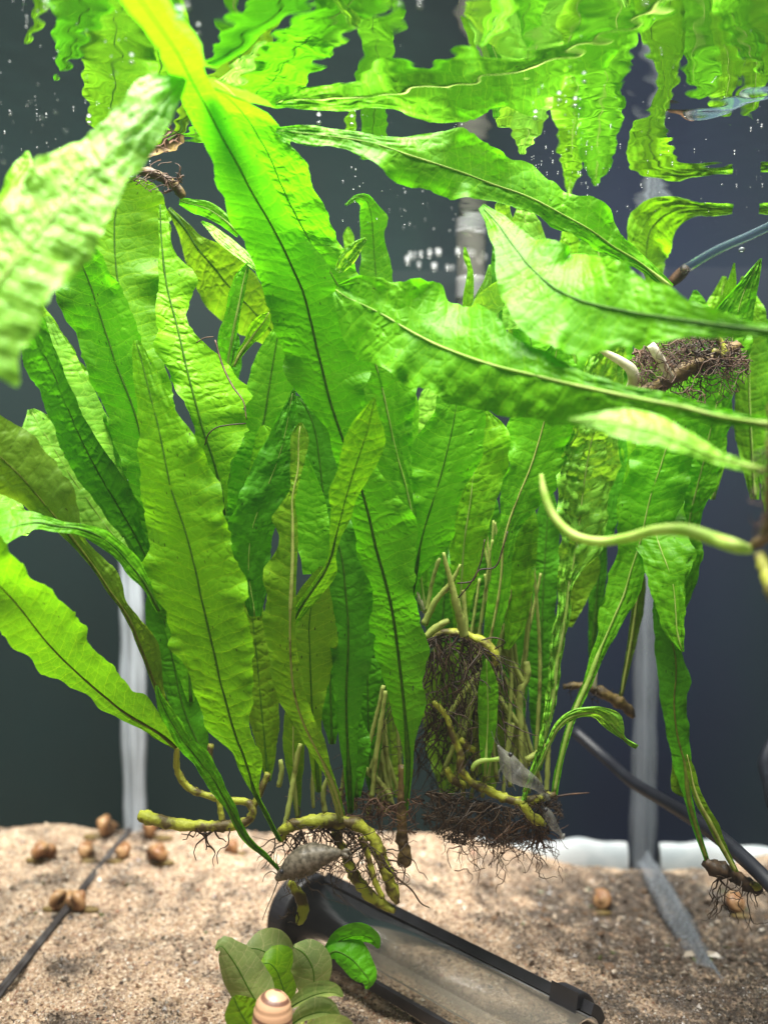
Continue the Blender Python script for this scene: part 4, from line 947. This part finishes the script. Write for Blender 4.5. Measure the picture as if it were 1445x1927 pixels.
# ------------------------------------------------------------------ small round leaved plant in front
p = empty('round_leaf_plant', 'small plant with round dull green leaves in front of the clear tube', 'plant', on_sand(560, 1990, -0.0))
RD = 0.36
for pts, dd, m, tl in (([(500, 1930, 6, 6), (488, 1895, 26, 30), (468, 1860, 38, 36), (448, 1822, 34, 32), (430, 1795, 22, 22), (415, 1780, 10, 12), (406, 1788, 3, 3)], .352, 'round', 25),
                       ([(540, 1850, 6, 6), (525, 1815, 28, 30), (505, 1795, 34, 34), (482, 1785, 24, 24), (462, 1785, 4, 4)], .372, 'round', 35),
                       ([(545, 1900, 6, 6), (530, 1850, 26, 30), (520, 1825, 34, 34), (505, 1812, 20, 20), (492, 1815, 4, 4)], .365, 'olive', 40),
                       ([(580, 1900, 6, 6), (590, 1860, 32, 26), (588, 1820, 40, 34), (570, 1792, 30, 22), (552, 1782, 4, 4)], .358, 'round', 25),
                       ([(600, 1870, 5, 5), (612, 1820, 8, 8), (622, 1785, 12, 14), (650, 1765, 26, 20), (682, 1760, 26, 22), (705, 1772, 14, 12), (712, 1785, 3, 3)], .37, 'deep', 30),
                       ([(612, 1800, 5, 5), (628, 1790, 16, 14), (655, 1800, 28, 24), (680, 1825, 24, 24), (695, 1850, 12, 12), (690, 1862, 3, 3)], .366, 'deep', -30),
                       ([(540, 1900, 5, 5), (570, 1882, 22, 22), (600, 1870, 30, 28), (630, 1868, 24, 22), (645, 1876, 4, 4)], .345, 'round', 40),
                       ([(545, 1930, 5, 5), (580, 1910, 26, 24), (615, 1905, 30, 26), (640, 1915, 4, 4)], .34, 'round', 30),
                       ([(560, 1960, 5, 5), (600, 1938, 26, 24), (640, 1930, 26, 26), (670, 1945, 4, 4)], .335, 'round', 30),
                       ([(490, 1960, 5, 5), (465, 1925, 28, 26), (448, 1895, 26, 24), (440, 1875, 4, 4)], .34, 'olive', 25)):
    leaf(p, pts, (dd, dd - 0.004), m, tilt=tl, rib='rib_dark', quilt=0.25, r0=3, wave=0.5, cup=0.35, edge=0.2)
for q in ([(540, 1990, .355, 4), (535, 1900, .36, 4), (525, 1850, .37, 3)], [(560, 1990, .35, 4), (570, 1920, .355, 4), (585, 1870, .358, 3)], [(560, 1990, .36, 4), (590, 1900, .365, 4), (612, 1810, .368, 4)], [(545, 1990, .352, 4), (515, 1940, .352, 4), (490, 1895, .352, 3)]):
    stem(p, q, 'rib_stem', name='petiole')

# ------------------------------------------------------------------ snails
def shell_geo(size, turns=3.2, n=70, seg=12, squash=0.9):
    """a whorled shell: a tube that widens while it winds down its axis (axis z, mouth at the bottom)"""
    V, UV = [], []
    for i in range(n):
        t = i / (n - 1)
        th = t * turns * 2 * math.pi
        g = math.exp(1.9 * (t - 1))
        R, r, z = 0.42 * size * g, 0.46 * size * g, -size * 1.05 * g * squash
        if i == n - 1:
            r *= 1.05
        for k in range(seg):
            a = 2 * math.pi * k / seg
            V.append(((R + r * math.cos(a)) * math.cos(th), (R + r * math.cos(a)) * math.sin(th), z + r * math.sin(a)))
            UV.append((t, k / seg * 1.0))
    F = [(i * seg + k, i * seg + (k + 1) % seg, (i + 1) * seg + (k + 1) % seg, (i + 1) * seg + k) for i in range(n - 1) for k in range(seg)]
    F.append(tuple((n - 1) * seg + k for k in range(seg)))
    return np.array(V), F, np.array(UV)


def snail(x, y, size_px, label, rot, m='shell', foot=True):
    b = on_sand(x, y + size_px * 0.35)
    b[2] = float(sand_z(b[0], b[1]))
    s = size_px * np.linalg.norm(b - CP) / FPX * 0.62
    t = empty('snail', label, 'snail', b, 'snails on the sand')
    V, F, UV = shell_geo(s)
    R = np.array(Euler(rot).to_matrix())
    V = V @ R.T
    V[:, 2] -= V[:, 2].min()
    mesh_obj('shell', V + b + np.array((0, 0, s * 0.12)), F, M[m], t, uv=UV)
    if foot:
        n = 10
        P = np.array([(b[0] + s * (-0.8 + 1.6 * i / (n - 1)), b[1] - 0.1 * s, b[2] + s * 0.13) for i in range(n)])
        Rr = s * 0.30 * np.sqrt(np.maximum(0.05, 1 - np.linspace(-1, 1, n) ** 2))
        V, F = tube_geo(P, Rr, 8)
        V[:, 2] = b[2] + (V[:, 2] - b[2]) * 0.7
        mesh_obj('foot', V, F, M['rhizome_dark'], t)
    return t


snail(303, 1560, 44, 'tan snail under the left end of the left rhizome', (0.5, 1.2, 0.6))
snail(306, 1628, 44, 'brown snail on open sand below the left rhizome', (0.3, 0.2, 1.4))
snail(217, 1624, 34, 'dark brown snail close beside the left corner seam', (0.5, -1.0, 0.2))
snail(163, 1695, 46, 'orange tan snail touching the left glass, nearest on the left', (0.9, 0.6, 2.0))
snail(448, 1612, 32, 'small pale snail between the left rhizome and the tube rim', (0.2, 0.9, 0.9))
snail(1128, 1650, 40, 'dark brown snail on the gravel at right, left of the corner seam', (0.6, -0.8, 0.4))
snail(1362, 1680, 40, 'brown snail at far right under the loose fern cutting', (0.4, 1.0, 1.1))
# large banded shell in front
b = at(514, 1900, 0.335)
t = empty('snail', 'orange shell with dark bands among the round leaves, front edge', 'snail', b, None)
prof = [(0.0, -36), (12, -33), (24, -25), (33, -12), (37, 6), (38, 24), (37, 42), (33, 56), (26, 64), (0, 68)]
V, UV = [], []
ax = np.array(at(520, 1980, 0.335)) - np.array(at(528, 1860, 0.335))
ax = ax / np.linalg.norm(ax)
e1 = np.cross(ax, FA); e1 /= np.linalg.norm(e1)
e2 = np.cross(ax, e1)
pp = spline([(h, r, 0) for r, h in prof], 44)
for h, r, _ in pp:
    for k in range(28):
        a = 2 * math.pi * k / 28
        hh = h + 16 * k / 28 - 8
        gro = 1 - 0.05 * math.exp(-((((h + 40) / 34 + 0.5) % 1.0 - 0.5) / 0.08) ** 2)
        V.append(b + (ax * h + gro * max(r, 0) * (e1 * math.cos(a) + e2 * math.sin(a))) * 0.335 / FPX)
        UV.append((k / 28, (hh + 62) / 34))
F = [(i * 28 + k, i * 28 + (k + 1) % 28, (i + 1) * 28 + (k + 1) % 28, (i + 1) * 28 + k) for i in range(43) for k in range(28)]
mesh_obj('shell', V, F, M['banded'], t, uv=UV)

# ------------------------------------------------------------------ shrimps
def shrimp(label, P, R, m, ant, legs, eye, fan):
    """P: pixel path head to tail [(x, y, depth, radius)]"""
    t = empty('shrimp', label, 'shrimp', at(*P[0][:3]))
    n = 44
    C, r = path3(P, n)
    seg = 1 + 0.07 * np.abs(np.sin(np.linspace(0, 1, n) * math.pi * 7)) * (np.linspace(0, 1, n) > 0.42)
    V, F = tube_geo(C, r * seg, 12)
    body = mesh_obj('body', V, F, M[m], t)
    g = Geo()
    for dx, dy, dd in fan:
        x, y, d, rr = P[-1]
        C2, r2 = path3([(x, y, d, 2), (x + dx * 0.5, y + dy * 0.5, d + dd * .5, 6), (x + dx, y + dy, d + dd, 3)], 8)
        g.add(*tube_geo(C2, r2, 6))
    g.build('tail_fan', M[m], t)
    for a in ant:
        C2, r2 = path3(a, 24)
        mesh_obj('antenna', *tube_geo(C2, r2, 5), M[m], t)
    for l in legs:
        C2, r2 = path3(l, 10)
        mesh_obj('leg', *tube_geo(C2, r2, 5), M[m], t)
    e = bpy.data.meshes.new('eye')
    C2, r2 = path3([(eye[0] - 4, eye[1], eye[2], 1.5), (eye[0] - 2, eye[1], eye[2], 4), (eye[0] + 2, eye[1], eye[2], 4), (eye[0] + 4, eye[1], eye[2], 1.5)], 7)
    mesh_obj('eye', *tube_geo(C2, r2, 8), M['black'], t)


D1 = 0.368
shrimp('grey brown shrimp resting on the top of the black tube rim', [(520, 1655, D1, 5), (532, 1646, D1, 12), (548, 1636, D1, 22), (570, 1622, D1, 27), (592, 1612, D1, 25), (612, 1608, D1, 18), (630, 1606, D1, 11), (642, 1605, D1, 6)], None, 'shrimp',
       [[(526, 1650, D1, 1.3), (515, 1680, D1, 1.1), (500, 1715, D1 - .003, 0.9), (494, 1732, D1 - .004, 0.6)], [(524, 1648, D1, 1.3), (512, 1640, D1, 1.1), (500, 1646, D1, 0.8), (494, 1660, D1, 0.6)], [(530, 1640, D1, 1.1), (520, 1620, D1, 1.0), (522, 1604, D1, 0.6)]],
       [[(545, 1650, D1 - .003, 2.2), (540, 1668, D1 - .005, 1.6), (546, 1682, D1 - .003, 1.1)], [(560, 1642, D1 - .003, 2.2), (558, 1662, D1 - .005, 1.6), (564, 1674, D1 - .003, 1.1)], [(575, 1636, D1 - .003, 2.2), (576, 1652, D1 - .005, 1.6), (584, 1662, D1 - .003, 1.1)]],
       (530, 1640, D1 - .004), [(16, -6, 0), (18, 2, .002), (14, 8, -.002)])
D2 = 0.375
shrimp('translucent grey shrimp with a black eye perched on the brown root mat', [(936, 1402, D2, 2), (944, 1416, D2, 8), (954, 1432, D2, 17), (966, 1450, D2, 20), (982, 1462, D2, 17), (998, 1470, D2 + .004, 13), (1012, 1480, D2 + .008, 9), (1022, 1494, D2 + .012, 5)], None, 'ghost',
       [[(938, 1404, D2, 1.2), (930, 1392, D2, 1.0), (924, 1376, D2, 0.6)], [(940, 1404, D2, 1.2), (934, 1386, D2, 1.0), (936, 1366, D2, 0.6)]],
       [[(948, 1438, D2, 2), (938, 1455, D2, 1.5), (942, 1470, D2, 1)], [(958, 1450, D2, 2), (950, 1468, D2, 1.5), (955, 1482, D2, 1)], [(968, 1458, D2, 2), (964, 1474, D2, 1.5), (970, 1488, D2, 1)]],
       (960, 1420, D2 - .009), [(8, 12, .002), (12, 8, .003)])
D3 = 0.385
shrimp('small translucent shrimp hanging tail down beside the curled young leaf base', [(1024, 1520, D3, 4), (1030, 1530, D3, 8), (1036, 1542, D3, 9), (1042, 1554, D3, 8), (1050, 1564, D3, 5), (1056, 1570, D3, 3)], None, 'ghost',
       [[(1023, 1519, D3, 1), (1018, 1508, D3, .8), (1016, 1500, D3, .6)]], [[(1030, 1536, D3, 1.5), (1024, 1546, D3, 1.2), (1026, 1556, D3, .8)]], (1026, 1524, D3 - .004), [(5, 5, 0), (3, 8, .001)])

# ------------------------------------------------------------------ hardware
# clear tube with a black rim, half sunk in the sand
A = np.array((-0.0630, 0.464, 0.0165)); B_ = np.array((0.0460, 0.374, 0.011))
t = empty('clear_tube', 'clear plastic tube with a black rim half sunk in the sand', 'tube', A)
axd = (B_ - A) / np.linalg.norm(B_ - A)
Lx = 0.166
s1 = np.cross(axd, (0, 0, 1)); s1 /= np.linalg.norm(s1)          # towards the back of the tube or its front
if s1[1] < 0:
    s1 = -s1
s2 = np.cross(s1, axd)
if s2[2] < 0:
    s2 = -s2
RT = 0.0190


def ring(r0, r1, l0, l1, n, a0=0.0, a1=2 * math.pi):
    full = abs(a1 - a0 - 2 * math.pi) < 1e-6
    k = n if full else n + 1
    V = []
    for i in range(k):
        a = a0 + (a1 - a0) * i / n
        w = s1 * math.cos(a) + s2 * math.sin(a)
        V += [A + axd * l0 + w * r0, A + axd * l0 + w * r1, A + axd * l1 + w * r1, A + axd * l1 + w * r0]
    F = []
    for i in range(n):
        j = (i + 1) % k
        for q in range(4):
            F.append((i * 4 + q, i * 4 + (q + 1) % 4, j * 4 + (q + 1) % 4, j * 4 + q))
    if not full:
        F += [(0, 1, 2, 3), tuple((k - 1) * 4 + q for q in (3, 2, 1, 0))]
    return V, F


V, F = ring(RT - 0.0015, RT, 0.004, Lx, 48)
mesh_obj('tube_wall', V, F, M['tube'], t)
V, F = ring(RT - 0.0085, RT + 0.0026, -0.007, 0.0045, 48)
o = mesh_obj('rim', V, F, M['black'], t, smooth=False)
bv = o.modifiers.new('bevel', 'BEVEL'); bv.width, bv.segments = 0.0012, 2
V, F = ring(RT + 0.0004, RT + 0.0050, 0.0045, Lx, 8, math.radians(22), math.radians(62))
mesh_obj('rail', V, F, M['black'], t, smooth=False)
V, F = ring(RT + 0.0004, RT + 0.0030, 0.05, Lx, 6, math.radians(140), math.radians(158))
mesh_obj('rail', V, F, M['tube'], t, smooth=False)
V, F = ring(RT + 0.0004, RT + 0.0030, 0.03, Lx, 6, math.radians(172), math.radians(186))
mesh_obj('rail', V, F, M['black'], t, smooth=False)
V, F = ring(RT + 0.0004, RT + 0.0075, 0.150, 0.161, 16, math.radians(5), math.radians(80))
o = mesh_obj('clip', V, F, M['black'], t, smooth=False)
bv = o.modifiers.new('bevel', 'BEVEL'); bv.width, bv.segments = 0.001, 2

# black cable sagging in the right corner
P, R = path3([(1080, 1375, .54, 10), (1140, 1428, .52, 10.5), (1190, 1472, .49, 11), (1250, 1508, .46, 12), (1310, 1545, .43, 14), (1370, 1590, .405, 15), (1420, 1635, .385, 15), (1480, 1700, .365, 16), (1530, 1770, .35, 16)], 50)
P = keep_in(P)
V, F = tube_geo(P, R, 10)
tag(mesh_obj('power_cable', V, F, M['cable'], smooth=True), 'thick black cable sagging in front of the right corner seal', 'cable')

# thin bluish airline at upper right
t = empty('airline_tube', 'faint bluish airline tube slanting up to the right edge', 'tube', at(1290, 500, .405))
P, R = path3([(1285, 508, .43, 9), (1350, 470, .41, 9), (1400, 448, .395, 9), (1460, 420, .38, 9)], 24)
mesh_obj('hose', *tube_geo(keep_in(P), R, 12), M['airline'], t)
P, R = path3([(1250, 545, .436, 3), (1262, 532, .435, 9), (1278, 518, .433, 11), (1292, 503, .43, 9)], 14)
mesh_obj('end_fitting', *tube_geo(keep_in(P), R, 10), M['root_brown'], t)

# clear pipe at the back, coming down through the surface
t = empty('intake_pipe', 'clear pipe coming down through the water surface at the back', 'pipe', at(886, 560, .56))
x0 = at(886, 560, .56)
zz = np.linspace(0.22, 0.45, 40)
P = np.array([(x0[0], x0[1], z) for z in zz])
mesh_obj('pipe', *tube_geo(P, 0.0088 + 0.0002 * np.sin(zz * 300), 20), M['tube'], t)
P = np.array([(x0[0], x0[1], z) for z in np.linspace(0.362, 0.376, 8)])
mesh_obj('collar', *tube_geo(P, 0.0098, 20), M['bubble'], t)


def ball(c, r, sub=1):
    V, F = [], []
    nr, nc = 6, 10
    for i in range(nr + 1):
        th = math.pi * i / nr
        for k in range(nc):
            a = 2 * math.pi * k / nc
            V.append((c[0] + r * math.sin(th) * math.cos(a), c[1] + r * math.sin(th) * math.sin(a), c[2] + r * math.cos(th)))
    F = [(i * nc + k, (i + 1) * nc + k, (i + 1) * nc + (k + 1) % nc, i * nc + (k + 1) % nc) for i in range(nr) for k in range(nc)]
    return np.array(V), F


# ring of froth round the pipe, specks and bubbles under the surface
r = random.Random(3)
g = Geo()
for k in range(34):
    a = r.uniform(0, 2 * math.pi)
    q = r.uniform(0.85, 1.1)
    g.add(*ball((x0[0] - 0.016 + 0.024 * q * math.cos(a), x0[1] + 0.010 + 0.022 * q * math.sin(a), WATER_Z - 0.0012), r.uniform(0.0007, 0.0019)))
g.build('froth', M['bubble'], kind='stuff')
g = Geo()
for (xa, xb, ya, yb, da, db, n) in ((0, 300, 120, 340, .24, .40, 90), (1000, 1120, 120, 330, .30, .42, 50), (720, 900, 220, 430, .34, .5, 40), (330, 420, 0, 120, .2, .26, 8), (1100, 1440, 150, 400, .3, .42, 40), (640, 720, 270, 440, .36, .42, 14)):
    for _ in range(n):
        x, y = r.uniform(xa, xb), r.uniform(ya, yb)
        c = keep_in(at(x, y, r.uniform(da, db)))
        g.add(*ball(c, r.uniform(0.00012, 0.00042)))
g.build('suspended_specks', M['bubble'], kind='stuff')
first = None
for x, y, rp in ((352, 14, 9), (341, 36, 8), (334, 34, 6), (374, 64, 5), (752, 10, 6), (790, 13, 7), (87, 17, 7), (1214, 8, 6), (600, 232, 6), (662, 234, 5), (1099, 155, 5), (1052, 190, 6), (1082, 200, 6), (1007, 222, 6), (248, 118, 6), (168, 232, 6), (1395, 470, 8)):
    rr = FA + XA * ((x - 722.5) / FPX) - YA * ((y - 963.5) / FPX)
    d = (WATER_Z - 0.0015 - CAM_Z) / rr[2]
    if d > 0.42:
        d = 0.40
    c = at(x, y, d)
    s = rp * d / FPX * 0.8
    if first is None:
        V, F = ball((0, 0, 0), 1.0)
        first = mesh_obj('air_bubble', V, F, M['bubble'])
        o = first
    else:
        o = first.copy()
        COL.objects.link(o)
    o.location, o.scale = c, (s, s, s * 0.8)
    tag(o, 'tiny round air bubble clinging under the water surface', 'air bubble', 'air bubbles under the water surface')


# ------------------------------------------------------------------ slightly cloudy water
def haze():
    m, nt, out = mat('cloudy_water')
    v = N(nt, 'ShaderNodeVolumePrincipled', {'Color': (0.78, 0.85, 0.88, 1), 'Density': 0.018, 'Anisotropy': 0.2})
    nt.links.new(v.outputs[0], out.inputs['Volume'])
    o = box('haze', -0.5, 0.5, -0.1, 0.68, -1.06, 0.48, m)
    o['kind'] = 'stuff'


haze()
